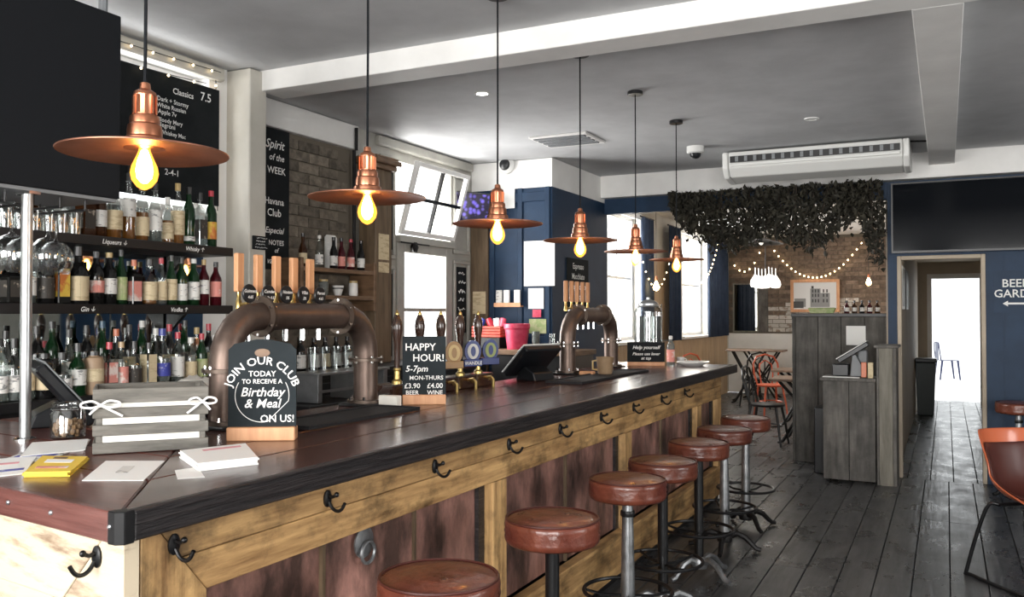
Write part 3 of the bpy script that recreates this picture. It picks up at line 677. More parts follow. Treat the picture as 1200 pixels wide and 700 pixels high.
# ------------------------------------------------------------------ hand pumps
def make_pump(label, y, clip=None):
    P = thing('hand_pump', label, 'beer pump', (-2.45, y, CZ), 0, 'cask ale hand pumps on the bar')
    MB().box(-.05, .05, -.103, .103, 0, .075).build('clamp_box', 'pump_wood', P, bevel=.006)
    MB().lathe([(.026, .075), (.026, .085), (.016, .095), (.016, .135), (.020, .14), (.018, .15)], 14).build('ferrule', 'brass', P, smooth=True, ang=30)
    MB().lathe([(.013, .15), (.015, .22), (.019, .29), (.026, .335), (.027, .36), (.022, .39), (.012, .415)], 14).build('handle', 'pump_wood', P, smooth=True)
    MB().lathe([(.009, .414), (.010, .422), (.005, .432), (.001, .44)], 10).build('finial', 'brass', P, smooth=True)
    MB().tube([(.05, 0, .05), (.085, 0, .055), (.10, 0, .04), (.10, 0, .0)], .009, 8).build('spout', 'brass', P, smooth=True)
    M = Matrix.Translation((.05, .05, .04)) @ Matrix.Rotation(R(90), 4, 'Y')
    MB().lathe([(.012, 0), (.012, .01), (.006, .012)], 10, M=M).build('badge_stud', 'brass', P, smooth=True)
    if clip:
        c1, c2, txt = clip
        T = Matrix.Translation((.075, 0.01, .21)) @ Matrix.Rotation(R(58), 4, 'Z')
        pc_ = MB().lathe([(.052, -.004), (.052, .004)], 24, M=T @ Matrix.Rotation(R(90), 4, 'X'), sy=1.2).build('pump_clip', c1, P)
        MB().lathe([(.036, -.002), (.036, .003)], 24, M=T @ Matrix.Translation((0, -.004, 0)) @ Matrix.Rotation(R(90), 4, 'X'), sy=1.2, sx=1).build('clip_roundel', c2, pc_)
        MB().lathe([(.022, -.002), (.022, .003)], 16, M=T @ Matrix.Translation((0, -.006, 0)) @ Matrix.Rotation(R(90), 4, 'X'), sy=1.3, sx=.7).build('clip_emblem', c1, pc_)
        MB().box(-.058, .058, -.008, .004, -.085, -.045, M=T).build('clip_banner', c1, pc_, bevel=.003)
        if txt: lettering([(txt, 0, -.074, .026)], pc_, M=T, y=-.0095)
    return P
mat('clip_tan', (.30, .17, .06), .4); mat('clip_blue', (.015, .03, .15), .35); mat('clip_silver', (.5, .5, .48), .4); mat('clip_green', (.25, .30, .10), .4); mat('clip_gold', (.5, .36, .15), .4)
for i, (y, lb, cl) in enumerate(((3.63, 'wooden beer pump handle left of the happy hour board', None), (3.84, 'wooden beer pump handle behind the happy hour board', None),
        (4.05, 'wooden beer pump with a tan oval clip', ('clip_tan', 'clip_gold', None)), (4.26, 'wooden beer pump with a blue oval clip reading Wandle', ('clip_blue', 'clip_silver', 'WANDLE')),
        (4.47, 'wooden beer pump with a green and navy clip, farthest pump', ('clip_blue', 'clip_green', None)))):
    make_pump(lb, y, cl)
# ------------------------------------------------------------------ chalkboards and signs (local front is -y)
def board(name, label, loc, rz, w, h, lines, base=None, m='chalkboard', frame=None, cat='chalkboard', tilt=0, t=.012, shape=None, lm='chalk'):
    b = thing(name, label, cat, loc, rz)
    b.rotation_euler = (tilt, 0, rz)
    z0 = .02 if base else 0
    if shape: MB().prism(shape, 0, t, 'y').build('board', m, b)
    else: MB().box(-w / 2, w / 2, 0, t, z0, z0 + h).build('board', m, b, bevel=.001)
    if frame:
        f = .012; fm = MB()
        fm.box(-w/2 - f, -w/2, -.004, t, -f, h + f).box(w/2, w/2 + f, -.004, t, -f, h + f).box(-w/2, w/2, -.004, t, -f, 0).box(-w/2, w/2, -.004, t, h, h + f)
        fm.build('frame', frame, b, bevel=.002)
    if base: MB().box(-w / 2, w / 2, -base / 2, base / 2 + t, 0, .045 if base > .045 else .03).build('base_block', 'handle_wood', b, bevel=.003)
    if isinstance(lines, int): scribble(b, lines, w, h)
    elif lines: lettering(lines, b, y=-.002, m=lm)
    return b
def scribble(parent, n, w, h, x0=0, z0=0, y=-.002, M=None):
    """rows of hand-chalked marks too small to read in the photograph"""
    mb = MB(); rs = random.Random(n * 7 + int(h * 1000))
    for k in range(n):
        zc = z0 + h * (1 - (k + .7) / (n + .4)); a = h / n * .22; x = x0 - w * rs.uniform(.3, .42); xe = x0 + w * rs.uniform(.22, .42); pts = []
        while x < xe:
            pts.append((x, y, zc + rs.uniform(-a, a))); x += a * rs.uniform(.35, .8)
        if len(pts) > 2: mb.tube(pts, a * .16, 4)
    return mb.build('chalk_marks', 'chalk', parent, M=M)
# JOIN OUR CLUB board on the counter
p = W(307, 516, Z=CZ)
w_, h_ = .222, .335
shape = [(-w_/2, .02), (w_/2, .02), (w_/2, h_ - .035), (w_/2 - .02, h_ - .015), (.02, h_), (-.02, h_), (-w_/2 + .02, h_ - .015), (-w_/2, h_ - .035)]
jb = board('chalkboard_sign', 'chalkboard on a wooden block reading join our club', (p.x, p.y, CZ), R(31), w_, h_, [
    ('JOIN OUR CLUB', 0, .252, .037, 0, .104), ('TODAY', 0, .212, .026), ('TO RECEIVE A', 0, .188, .021), ('Birthday', 0, .146, .042, .25), ('& Meal', 0, .108, .042, .25), ('ON US!', .05, .060, .034)], base=.05, m='slate_board', shape=shape)
MB().tube([(.088 * math.cos(R(a)), -.002, .148 + .088 * math.sin(R(a))) for a in range(150, 392, 6) if not 285 < a < 345], .0013, 5).build('chalk_ring', 'chalk', jb)
mb = MB().lathe([(.014, -.002), (.014, .001)], 16, M=Matrix.Translation((.0, -.001, h_ - .045)) @ Matrix.Rotation(R(90), 4, 'X'), sx=1.8); mb.build('hand_slot', 'brown_wood', jb)
# HAPPY HOUR board
p = W(497, 474, Z=CZ)
board('chalkboard_sign', 'chalkboard reading happy hour beside the beer pumps', (p.x, p.y, CZ), R(33), .20, .295, [
    ('HAPPY', -.018, .250, .047), ('HOUR!', .020, .200, .047), ('5-7pm', -.035, .152, .040, .2), ('MON-THURS', .010, .114, .027), ('£3.90', -.055, .075, .033), ('£4.00', .05, .075, .033), ('BEER', -.055, .045, .028), ('WINE', .05, .045, .028)], base=.05, m='slate_board')
# lemonade sign
p = W(757, 427, Y=6.80)
board('chalkboard_sign', 'small black chalk sign in front of the drinks dispenser', (p.x, p.y, CZ), R(22), .30, .17, [
    ('Help yourself', 0, .135, .040, .3), ('Please use lever', 0, .085, .034, .3), ('at tap', 0, .05, .034, .3)], base=.04, m='chalkboard')
# cocktail board hanging in the window (faces +x)
WR = R(90)
p0 = W(150, 75, X=-3.74); p1 = W(258, 106, X=-3.74)
board('chalkboard', 'large cocktail chalkboard hung in the bright bar window', (-3.745, (2.35 + p1.y) / 2, 2.12), WR, p1.y - 2.35, .67, [
    *[(s_, W((ua + ub) / 2, 120, X=-3.745).y - (2.35 + p1.y) / 2, W((ua + ub) / 2, v_, X=-3.745).z - 2.12, (W(ub, 120, X=-3.745).y - W(ua, 120, X=-3.745).y) / (.50 * len(s_))) for s_, ua, ub, v_ in
      (('Classics', 199, 230, 113), ('7.5', 233, 249, 119), ('Dark + Stormy', 183, 222, 122), ('White Russian', 182, 220, 129), ('Apple 7v', 184, 208, 135), ('Bloody Mary', 184, 215, 145), ('Negroni', 184, 206, 150), ('Whiskey Mac', 188, 218, 160), ('2-4-1', 192, 212, 206))]])
# spirit of the week board
ya, yb = W(306, 140, X=-4.04).y, W(342, 150, X=-4.04).y
board('chalkboard', 'tall narrow chalkboard reading spirit of the week', (-4.06, (ya + yb) / 2, 1.80), WR, yb - ya, .955, [
    ('Spirit', 0, .82, .085, .3), ('of the', .02, .74, .062, .2), ('WEEK', .02, .65, .066), ('Havana', .0, .44, .064), ('Club', .0, .36, .072), ('Especial', .0, .245, .057, .3), ('NOTES', .02, .165, .048), ('of', .02, .115, .045, .3), ('vanilla', .0, .04, .058, .3)])
# small boards on the joinery
for (y, z, h, w_, lb, ls) in ((5.91, 2.03, .64, .16, 'upper framed chalkboard on the grey joinery beside the post', 6),
                          (5.91, 1.15, .68, .16, 'lower framed chalkboard on the grey joinery beside the post', 7),
                          (7.13, 1.32, .62, .18, 'narrow chalkboard right of the glazed side door', 7)):
    board('chalkboard', lb, (XL2 + .014, y, z), WR, w_, h, ls)
# board on the side of the navy pillar
board('chalkboard', 'chalk menu on the side of the navy pillar behind the wooden taps', (-3.236, 7.95, 1.42), WR, .55, .62, [
    ('Espresso', 0, .52, .08), ('Macchiato', 0, .42, .08), ('Cappuccino', 0, .32, .08), ('Latte', 0, .22, .08), ('Americano', 0, .12, .08), ('Mocha', 0, .03, .08)])
# notice by the shelf end on the pier
board('chalkboard', 'small black notice on the pier above the wooden tap handles', (-3.625, 3.945, 1.88), WR, .13, .08, 4)
# garden sign lettering on the navy wall
gs = thing('garden_sign', 'white beer garden lettering and arrow on the navy wall', 'sign', (.545, YB - .012, 1.56), 0)
MB().box(-.17, .26, .004, .011, -.05, .32).build('board', 'navy', gs)
lettering([('BEER', .0, .175, .098), ('GARDEN', .03, .085, .098)], gs, y=0.002)
MB().prism([(-.10, .03), (-.06, .055), (-.06, .038), (.10, .038), (.10, .022), (-.06, .022), (-.06, .005)], .001, .004, 'y').build('arrow', 'chalk', gs)
# notices and leaflets on the pillar front
def sheet(name, label, u0, v0, u1, v1, Yp, m='paper', cat='paper', marks=None):
    a = W(u0, v0, Y=Yp); b = W(u1, v1, Y=Yp)
    t = thing(name, label, cat, ((a.x + b.x) / 2, Yp, b.z))
    MB().box(-(b.x - a.x) / 2, (b.x - a.x) / 2, 0, .003, 0, a.z - b.z).build('sheet', m, t)
    if marks: lettering(marks, t, y=-.001, m='black_plastic', name='print')
    return t
sheet('poster', 'large white poster on the navy pillar', 614, 283, 650, 335, 7.327)
sheet('notice', 'small white notice high on the navy pillar behind a lamp', 590, 222, 603, 244, 7.327)
sheet('notice', 'white notice pinned below the large poster', 619, 338, 637, 362, 7.327)
sheet('notice', 'red tag hanging below the notices', 624, 363, 634, 372, 7.327, 'red_bucket')
sheet('notice', 'green and yellow notice low on the pillar', 620, 374, 640, 391, 7.327, 'label_green')
sheet('notice', 'cream notice on the timber strip beside the pillar', 554, 342, 569, 368, 7.318, 'label_cream')
p = W(596, 360, Y=7.30)
lr = thing('leaflet_rack', 'small wooden leaflet ledge on the navy pillar', 'rack', (p.x, 7.29, p.z))
MB().box(-.14, .14, -.02, .04, 0, .015).build('ledge', 'handle_wood', lr, bevel=.002)
MB().box(-.14, .14, -.026, -.02, 0, .04).build('lip', 'handle_wood', lr, bevel=.002)
for k, (dx, lb, m) in enumerate(((-.10, 'white leaflets at the left of the pillar ledge', 'label_white'), (-.02, 'leaflets in the middle of the pillar ledge', 'paper'), (.09, 'white cards at the right of the pillar ledge', 'paper'))):
    tag(MB().box(p.x + dx - .03, p.x + dx + .03, 7.29, 7.312, p.z + .016, p.z + .16).build('leaflet_stack', m, bevel=.003), lb, 'leaflets', 'leaflets on the pillar ledge')
# papers on the post
for (z0, z1, lb) in ((1.92, 2.12, 'pale notice pinned on the timber post'), (1.82, 1.90, 'small pale card below the notice on the post')):
    t = thing('notice', lb, 'paper', (-3.9035, 5.6, z0), WR); MB().box(-.07, .07, 0, .003, 0, z1 - z0).build('sheet', 'label_cream', t)

# ------------------------------------------------------------------ back bar shelves and bottles
BX = -3.46
SH = ((1.857, 'upper'), (1.545, 'middle'))
shelf_signs = {'upper': (('Liqueurs', 134), ('Whisky', 228)), 'middle': (('Gin', 103), ('Vodka', 210))}
for z, nm in SH:
    s = thing('bottle_shelf', 'black %s bottle shelf of the back bar with chalk lettering' % nm, 'shelf', (BX, 2.5, z), WR)
    MB().box(-1.4, 1.05, 0, .34, -.045, 0).build('board', 'shelf_black', s, bevel=.003)
    ls = [(t + (' ↓' if t in ('Liqueurs', 'Gin') else ' ↑'), W(u, 300, X=BX).y - 2.5, -.034, .030, .25) for t, u in shelf_signs[nm]]
    lettering(ls, s)
    for x in (-1.2, -.2, .9): MB().prism([(.336, -.045), (.336, -.16), (.20, -.045)], x, x + .02, 'x').build('bracket', 'black_metal', s)
bk = thing('back_bar', 'black back bar cabinet carrying the spirits', 'cabinet', (-3.52, 2.5, 0), WR)
MB().box(-2.0, 1.32, -.02, .28, 1.08, 1.125).build('top', 'shelf_black', bk, bevel=.003)
MB().box(-2.0, 1.32, 0, .28, 0, 1.08).build('body', 'shelf_black', bk)
for k in range(5): MB().box(-1.98 + k * .66, -1.34 + k * .66, -.015, -.001, .1, 1.05).build('door', 'black_plastic', bk, bevel=.004)
bk2 = thing('back_bar', 'black back bar cabinet below the brick wall', 'cabinet', (-3.62, 5.0, 0), WR)
MB().box(-.95, 1.75, -.02, .44, 1.08, 1.12).build('top', 'shelf_black', bk2, bevel=.003)
MB().box(-.95, 1.75, 0, .44, 0, 1.08).build('body', 'shelf_black', bk2)
for k in range(4): MB().box(-.9 + k * .635, -.28 + k * .635, -.015, -.001, .1, 1.05).build('door', 'black_plastic', bk2, bevel=.004)
mi = thing('back_bar_mirror', 'mirror panels behind the bottle shelves', 'mirror', (XL1 + .012, 2.5, 1.13), WR)
for k in range(4): MB().box(-1.3 + k * .62, -.69 + k * .62, 0, .01, 0, .93).build('mirror_panel', 'mirror', mi)
# bottle profiles: radius (relative to r), height (relative to h)
PROF = {
 'round': [(.92, 0), (1, .02), (1, .58), (.93, .64), (.55, .74), (.40, .80), (.38, .90)],
 'square': [(.95, 0), (1, .02), (1, .62), (.9, .68), (.45, .74), (.38, .78), (.38, .88)],
 'tall': [(.92, 0), (1, .02), (1, .52), (.85, .60), (.50, .72), (.42, .80), (.40, .90)],
 'squat': [(.95, 0), (1, .03), (1, .50), (.88, .60), (.45, .70), (.38, .74), (.38, .86)],
 'wine': [(.92, 0), (1, .02), (1, .60), (.82, .68), (.42, .76), (.40, .92)],
 'beer': [(.92, 0), (1, .02), (1, .52), (.80, .62), (.46, .74), (.42, .92)],
 'jar': [(.9, 0), (1, .05), (1, .75), (.85, .85), (.5, .88), (.5, .92)],
}
def make_bottle(label, loc, r, h, kind='round', glass='bottle_dark', lab='label_white', cap='cap_black', lz=(.14, .46), group=None, liquid=None, spout=False, rz=0, cat='bottle'):
    b = thing('bottle', label, cat, loc, rz, group)
    pr = PROF[kind]; seg = 4 if kind == 'square' else 14
    M = Matrix.Rotation(R(45), 4, 'Z') if seg == 4 else None; k = 1.3 if seg == 4 else 1
    MB().lathe([(a * r * (k if a > .8 else 1), z * h) for a, z in pr], seg if seg != 4 else 4, M=M).build('glass', glass, b, smooth=seg != 4, ang=50, bevel=.004 if seg == 4 else 0)
    if liquid:
        MB().lathe([(.80 * r * k, .02 * h), (.9 * r * k, .04 * h), (.9 * r * k, .50 * h)], seg, M=M).build('liquid', liquid, b, smooth=seg != 4)
    if lab:
        z0, z1 = lz[0] * h, lz[1] * h
        if seg == 4: MB().box(r * .922, r * .932, -.72 * r, .72 * r, z0, z1).box(-.72 * r, .72 * r, -r * .932, -r * .922, z0, z1).build('label', lab, b)
        else:
            mb = MB(); n = 10; vs = []; fs = []
            for i in range(n + 1):
                a = R(-128 + 190 * i / n)
                for rr, zz in ((r * 1.012, z0), (r * 1.012, z1)): vs.append((rr * math.cos(a), rr * math.sin(a), zz))
            for i in range(n): fs.append((2*i, 2*i+2, 2*i+3, 2*i+1))
            mb.add(vs, fs); mb.build('label', lab, b, smooth=True, fix=False)
    top = pr[-1]; z = top[1] * h
    MB().lathe([(top[0] * r * 1.12, z - .02 * h), (top[0] * r * 1.12, h)], 10).build('cap', cap, b, smooth=True, ang=30)
    if spout: MB().tube([(0, 0, h), (0, 0, h + .03), (.012, 0, h + .055)], .004, 6).build('pourer', 'black_plastic', b)
    return b
CLR = 'bottle_glass'
# (u, r, h, kind, glass, label, cap, lz, liquid, spout, words)
top = [
 (100, .036, .25, 'square', 'bottle_brown', 'label_dark', 'cap_black', (.15, .5), None, 0, 'dark brown square bottle'),
 (116, .034, .26, 'round', 'bottle_brown', 'label_white', 'cap_red', (.2, .5), None, 0, 'brown bottle with white label and red cap'),
 (133, .040, .25, 'round', CLR, 'label_cream', 'cap_cork', (.18, .55), 'liquid_amber', 0, 'wide amber bottle with cream label'),
 (150, .035, .33, 'tall', CLR, 'label_white', 'cap_black', (.35, .62), 'liquid_amber', 1, 'tall clear bottle with pourer'),
 (166, .034, .29, 'round', CLR, 'label_cream', 'cap_cork', (.1, .42), 'liquid_amber', 0, 'amber bottle with cork stopper'),
 (181, .036, .30, 'tall', CLR, 'label_white', 'cap_black', (.2, .55), 'liquid_clear', 1, 'clear bottle with white label and black pourer'),
 (196, .031, .24, 'squat', CLR, 'label_cream', 'cap_white', (.1, .45), 'liquid_amber', 0, 'short amber bottle with yellowish label'),
 (208, .034, .32, 'round', CLR, 'label_cream', 'cap_gold', (.16, .55), 'liquid_amber', 0, 'tall amber bottle with large cream label'),
 (221, .032, .31, 'round', 'bottle_green', 'label_white', 'cap_black', (.08, .16), None, 0, 'dark green bottle with low white band'),
 (234, .033, .29, 'square', CLR, 'label_dark', 'cap_black', (.15, .5), 'liquid_clear', 0, 'clear square bottle with dark cap'),
 (247, .031, .31, 'wine', 'bottle_green', 'label_yellow', 'cap_red', (.15, .45), None, 0, 'green bottle with yellow label and red neck')]
mid = [
 (14, .045, .20, 'square', 'bottle_dark', 'label_dark', 'cap_black', (.15, .55), None, 0, 'black boxy bottle with orange print'),
 (33, .034, .26, 'round', CLR, 'label_white', 'cap_white', (.15, .5), 'liquid_clear', 0, 'clear bottle with white label'),
 (54, .036, .26, 'round', 'bottle_dark', 'label_dark', 'cap_black', (.1, .5), None, 0, 'black bottle with fine print'),
 (71, .035, .24, 'square', 'bottle_dark', 'label_yellow', 'cap_black', (.15, .75), None, 0, 'square bottle with yellow label'),
 (92, .046, .30, 'squat', 'bottle_dark', 'label_cream', 'cap_black', (.06, .48), None, 0, 'broad dark bottle with large cream label'),
 (113, .036, .28, 'round', 'bottle_dark', 'label_pink', 'cap_black', (.22, .45), None, 0, 'black bottle with pinkish emblem'),
 (128, .036, .28, 'wine', 'bottle_dark', 'label_white', 'cap_gold', (.2, .5), None, 0, 'black bottle with white shield label'),
 (142, .029, .30, 'tall', 'bottle_green', 'label_green', 'cap_black', (.08, .5), None, 0, 'slim green bottle with pale green label'),
 (157, .032, .25, 'square', 'bottle_dark', 'label_pink', 'cap_orange', (.08, .52), None, 0, 'bottle with orange and white label and copper cap'),
 (175, .040, .26, 'squat', CLR, 'label_cream', 'cap_black', (.1, .5), 'liquid_amber', 0, 'round-shouldered bottle with cream label'),
 (189, .030, .27, 'round', CLR, 'label_cream', 'cap_red', (.1, .5), 'liquid_clear', 0, 'clear bottle with beige label and red cap'),
 (201, .029, .29, 'tall', 'bottle_green', 'label_cream', 'cap_black', (.1, .52), None, 0, 'olive bottle with tall cream label'),
 (213, .030, .28, 'round', 'bottle_green', 'label_white', 'cap_black', (.1, .45), None, 0, 'green bottle with small white label'),
 (227, .032, .28, 'wine', 'bottle_green', 'label_white', 'cap_white', (.12, .5), None, 0, 'dark green bottle with round white label'),
 (239, .028, .28, 'round', 'bottle_red', 'label_white', 'cap_gold', (.25, .55), None, 0, 'red bottle with white label and gold cap'),
 (253, .031, .27, 'round', 'bottle_red', 'label_pink', 'cap_black', (.2, .55), None, 0, 'dark red bottle with pink label')]
low = [
 (1, .034, .27, 'round', CLR, 'label_white', 'cap_black', (.15, .42), 'liquid_clear', 0, 'clear bottle with black cap'),
 (18, .034, .27, 'squat', CLR, 'label_white', 'cap_black', (.15, .42), 'liquid_clear', 0, 'wide clear bottle with black cap'),
 (34, .028, .28, 'tall', CLR, 'label_cream', 'cap_black', (.15, .45), 'liquid_clear', 0, 'slim clear bottle with black cap'),
 (53, .042, .20, 'jar', 'bottle_dark', 'label_cream', 'cap_black', (.2, .65), None, 0, 'black apothecary bottle with diamond label'),
 (74, .042, .20, 'squat', CLR, 'label_white', 'cap_black', (.1, .42), 'liquid_clear', 0, 'clear crystal bottle with white medallion'),
 (92, .038, .24, 'squat', 'bottle_green', 'label_white', 'cap_black', (.2, .5), None, 0, 'green bottle with white label'),
 (111, .045, .20, 'jar', 'stoneware', 'label_cream', 'cap_black', (.3, .6), None, 0, 'brown stoneware bottle'),
 (129, .034, .24, 'square', CLR, 'label_pink', 'cap_red', (.2, .6), 'liquid_pink', 0, 'pinkish square bottle with red cap'),
 (143, .034, .24, 'round', CLR, 'label_pink', 'cap_cork', (.1, .5), 'liquid_pink', 0, 'pink bottle with patterned label'),
 (158, .036, .24, 'squat', CLR, 'label_dark', 'cap_black', (.1, .45), 'liquid_clear', 0, 'clear bottle with dark printed label'),
 (175, .034, .23, 'square', CLR, 'label_cream', 'cap_black', (.1, .75), 'liquid_clear', 0, 'bottle with tall cream label'),
 (191, .040, .30, 'tall', CLR, 'label_blue', 'cap_blue', (.2, .42), 'liquid_clear', 0, 'frosted bottle with blue cap and blue label'),
 (209, .034, .28, 'round', CLR, 'label_white', 'cap_red', (.18, .55), 'liquid_clear', 0, 'clear bottle with red cap and white label'),
 (224, .034, .25, 'round', CLR, 'label_cream', 'cap_white', (.1, .5), 'liquid_amber', 0, 'pale bottle with white cap'),
 (237, .032, .27, 'round', 'bottle_green', 'label_green', 'cap_red', (.15, .5), None, 0, 'olive bottle with red cap'),
 (252, .032, .26, 'round', CLR, 'label_pink', 'cap_white', (.15, .5), 'liquid_pink', 0, 'pink tinted bottle beside the pier')]
back = [(8, 'cap_black'), (44, 'cap_black'), (62, 'cap_black'), (82, 'cap_black'), (102, 'cap_black'), (121, 'cap_teal'), (137, 'cap_orange'), (152, 'cap_black'), (167, 'cap_white'), (183, 'cap_white'), (199, 'cap_red'), (217, 'cap_black'), (231, 'cap_gold'), (245, 'cap_red')]
def row(spec, z, xc, nm, grp):
    n = len(spec)
    for i, (u, r, h, kind, gl, lb, cp_, lz, lq, sp, words) in enumerate(spec):
        y = W(u, 300, X=xc).y
        make_bottle('%s, %s from pier on %s' % (words, ords[n - 1 - i], nm), (xc, y, z), r, h, kind, gl, lb, cp_, lz, grp, lq, bool(sp))
row(top, SH[0][0], -3.565, 'upper shelf', 'spirits on the upper shelf')
mid = [(q[0], q[1], q[2] * .88) + q[3:] for q in mid]
row(mid, SH[1][0], -3.565, 'middle shelf', 'spirits on the middle shelf')
row(low, 1.125, -3.575, 'back counter', 'spirits on the back counter')
for i, (u, c) in enumerate(back):
    y = W(u, 300, X=-3.70).y
    make_bottle('%s-capped rear bottle on the back counter, %s from the pier' % (c[4:], ords[len(back) - 1 - i]), (-3.70, y, 1.125), .033, .30 + .02 * (i % 3), ('tall', 'round', 'wine')[i % 3],
                (CLR, 'bottle_green', 'bottle_dark')[(i * 2) % 3], ('label_white', 'label_cream', 'label_dark')[i % 3], c, (.15, .5), 'rear bottles on the back counter', 'liquid_clear' if (i * 2) % 3 == 0 else None)
# tumblers stacked on the left of the upper shelf
tm = thing('tumbler', 'clear tumbler on the upper shelf', 'glass', (0, 0, 0), 0, 'tumblers on the upper shelf')
MB().lathe([(.030, 0), (.036, .10), (.034, .10), (.028, .008), (.001, .008)], 14, cap=False).build('glass', 'clear_glass', tm, smooth=True, ang=50)
for i, u in enumerate((6, 23, 40, 57, 72, 86)):
    y = W(u, 300, X=-3.55).y; lb = 'clear tumbler on the upper shelf, %s from the square brown bottle' % ords[5 - i]
    if i == 0: tm.location = (-3.55, y, SH[0][0]); tm['label'] = lb
    else: dup(tm, (-3.55, y, SH[0][0]), label=lb)
# ------------------------------------------------------------------ hanging canopy, post and glasses at the near end
gc = thing('hanging_canopy', 'dark hanging canopy above the near end of the bar', 'canopy', (-2.72, 1.5, 1.91))
MB().box(-.36, 0, -1.2, .72, .012, .69).build('box', 'matt_black', gc, bevel=.004)
MB().box(-.35, -.01, -1.19, .71, 0, .012).build('underside', 'grey_plastic', gc)
for q_ in (.68, -1.0): MB().tube([(-.05, q_, .69), (-.05, q_, 1.035)], .016, 8).build('hanger_rod', 'grey_plastic', gc)
for k in range(5): MB().tube([(-.30, -.5 + k * .105, -.03), (-.06, -.5 + k * .105, -.03)], .005, 6).tube([(-.30, -.5 + k * .105, -.03), (-.30, -.5 + k * .105, 0)], .004, 6).tube([(-.06, -.5 + k * .105, -.03), (-.06, -.5 + k * .105, 0)], .004, 6).build('rack_rail', 'black_metal', gc)
for k in range(6): MB().tube([(-.31, .12 + k * .10, -.035), (-.06, .12 + k * .10, -.035)], .005, 6).tube([(-.31, .12 + k * .10, -.035), (-.31, .12 + k * .10, 0)], .004, 6).tube([(-.06, .12 + k * .10, -.035), (-.06, .12 + k * .10, 0)], .004, 6).build('rack_rail', 'black_metal', gc)
pp = thing('canopy_post', 'chrome post rising from the counter to the canopy', 'post', (-2.745, 1.875, CZ))
MB().lathe([(.018, .006), (.018, .82)], 16).build('tube', 'steel', pp, smooth=True)
MB().lathe([(.035, 0), (.035, .006), (.02, .012)], 16).build('foot_plate', 'chrome', pp, smooth=True)
MB().box(-.04, .04, -.02, .02, .818, .828).build('top_bracket', 'chrome', pp)
gl = thing('gin_glass', 'x', 'glass', group='balloon glasses hanging under the canopy')
MB().lathe([(.036, 0), (.037, -.003), (.010, -.010), (.0045, -.02), (.004, -.10), (.010, -.112), (.035, -.122), (.055, -.145), (.062, -.175), (.058, -.205), (.046, -.235), (.045, -.235), (.056, -.205), (.060, -.175), (.053, -.147), (.033, -.125), (.001, -.118)], 24, cap=False).build('glass', 'clear_glass', gl, smooth=True, ang=70)
for i, (u, d, lb) in enumerate(((14, 0, 'balloon glass hanging left of the chrome post'), (57, 0, 'balloon glass hanging just right of the chrome post'), (26, .13, 'balloon glass hanging behind the left one'), (66, .14, 'balloon glass hanging behind the right one'))):
    p = W(u, 240, X=-2.86 - d)
    if i == 0: gl.location = (p.x, p.y, 1.885); gl['label'] = lb
    else: dup(gl, (p.x, p.y, 1.885), label=lb)

# ------------------------------------------------------------------ crate on the counter
a = W(108, 534, Z=CZ); b = W(244, 526, Z=CZ); cw = (b - a).length; ang = math.atan2(b.y - a.y, b.x - a.x)
cr = thing('wooden_crate', 'grey slatted wooden crate lined in white with ribbon bows', 'crate', (a.x, a.y, CZ), ang)
ch, cdp, t = .195, .24, .008
for k, (z0, z1) in enumerate(((.002, .035), (.055, .088), (.108, .138), (.152, ch))):
    MB().box(0, cw, 0, t, z0, z1).build('slat', 'grey_wood', cr, bevel=.0015)
    MB().box(0, cw, cdp - t, cdp, z0, z1).build('slat', 'grey_wood', cr, bevel=.0015)
    MB().box(0, t, t + .0005, cdp - t - .0005, z0, z1).build('slat', 'grey_wood', cr, bevel=.0015)
    MB().box(cw - t, cw, t + .0005, cdp - t - .0005, z0, z1).build('slat', 'grey_wood', cr, bevel=.0015)
for x in (t + .001, cw - t - .016):
    for y in (t + .001, cdp - t - .016): MB().box(x, x + .015, y, y + .015, .002, ch - .005).build('corner_post', 'grey_wood', cr)
m = MB().box(.026, cw - .026, .013, .018, .01, ch - .03).box(.026, cw - .026, cdp - .018, cdp - .013, .01, ch - .03).box(.024, .029, .018, cdp - .018, .01, ch - .03).box(cw - .029, cw - .024, .018, cdp - .018, .01, ch - .03).box(.029, cw - .029, .018, cdp - .018, .004, .01)
m.build('lining', 'canvas_white', cr)
def bow(parent, x, s=1):
    y = -.006; z = .148
    m = MB()
    for d in (-1, 1):
        m.tube(spline([(x, y, z), (x + d * .022 * s, y - .006, z + .013), (x + d * .05 * s, y - .007, z + .008), (x + d * .05 * s, y - .010, z - .003), (x + d * .022 * s, y - .011, z - .006), (x, y, z)], 5), .0035, 6)
    m.tube(spline([(x, y, z), (x + .025 * s, y - .004, z - .014), (x + .06 * s, y - .004, z - .034)], 4), .0038, 6); m.tube(spline([(x, y, z), (x - .018 * s, y - .004, z - .014), (x - .03 * s, y - .004, z - .026)], 4), .0035, 6)
    m.ball((x, y - .004, z), .006, 8, 6)
    m.build('ribbon_bow', 'paper', parent, smooth=True)
bow(cr, .022); bow(cr, cw - .018, -.75)

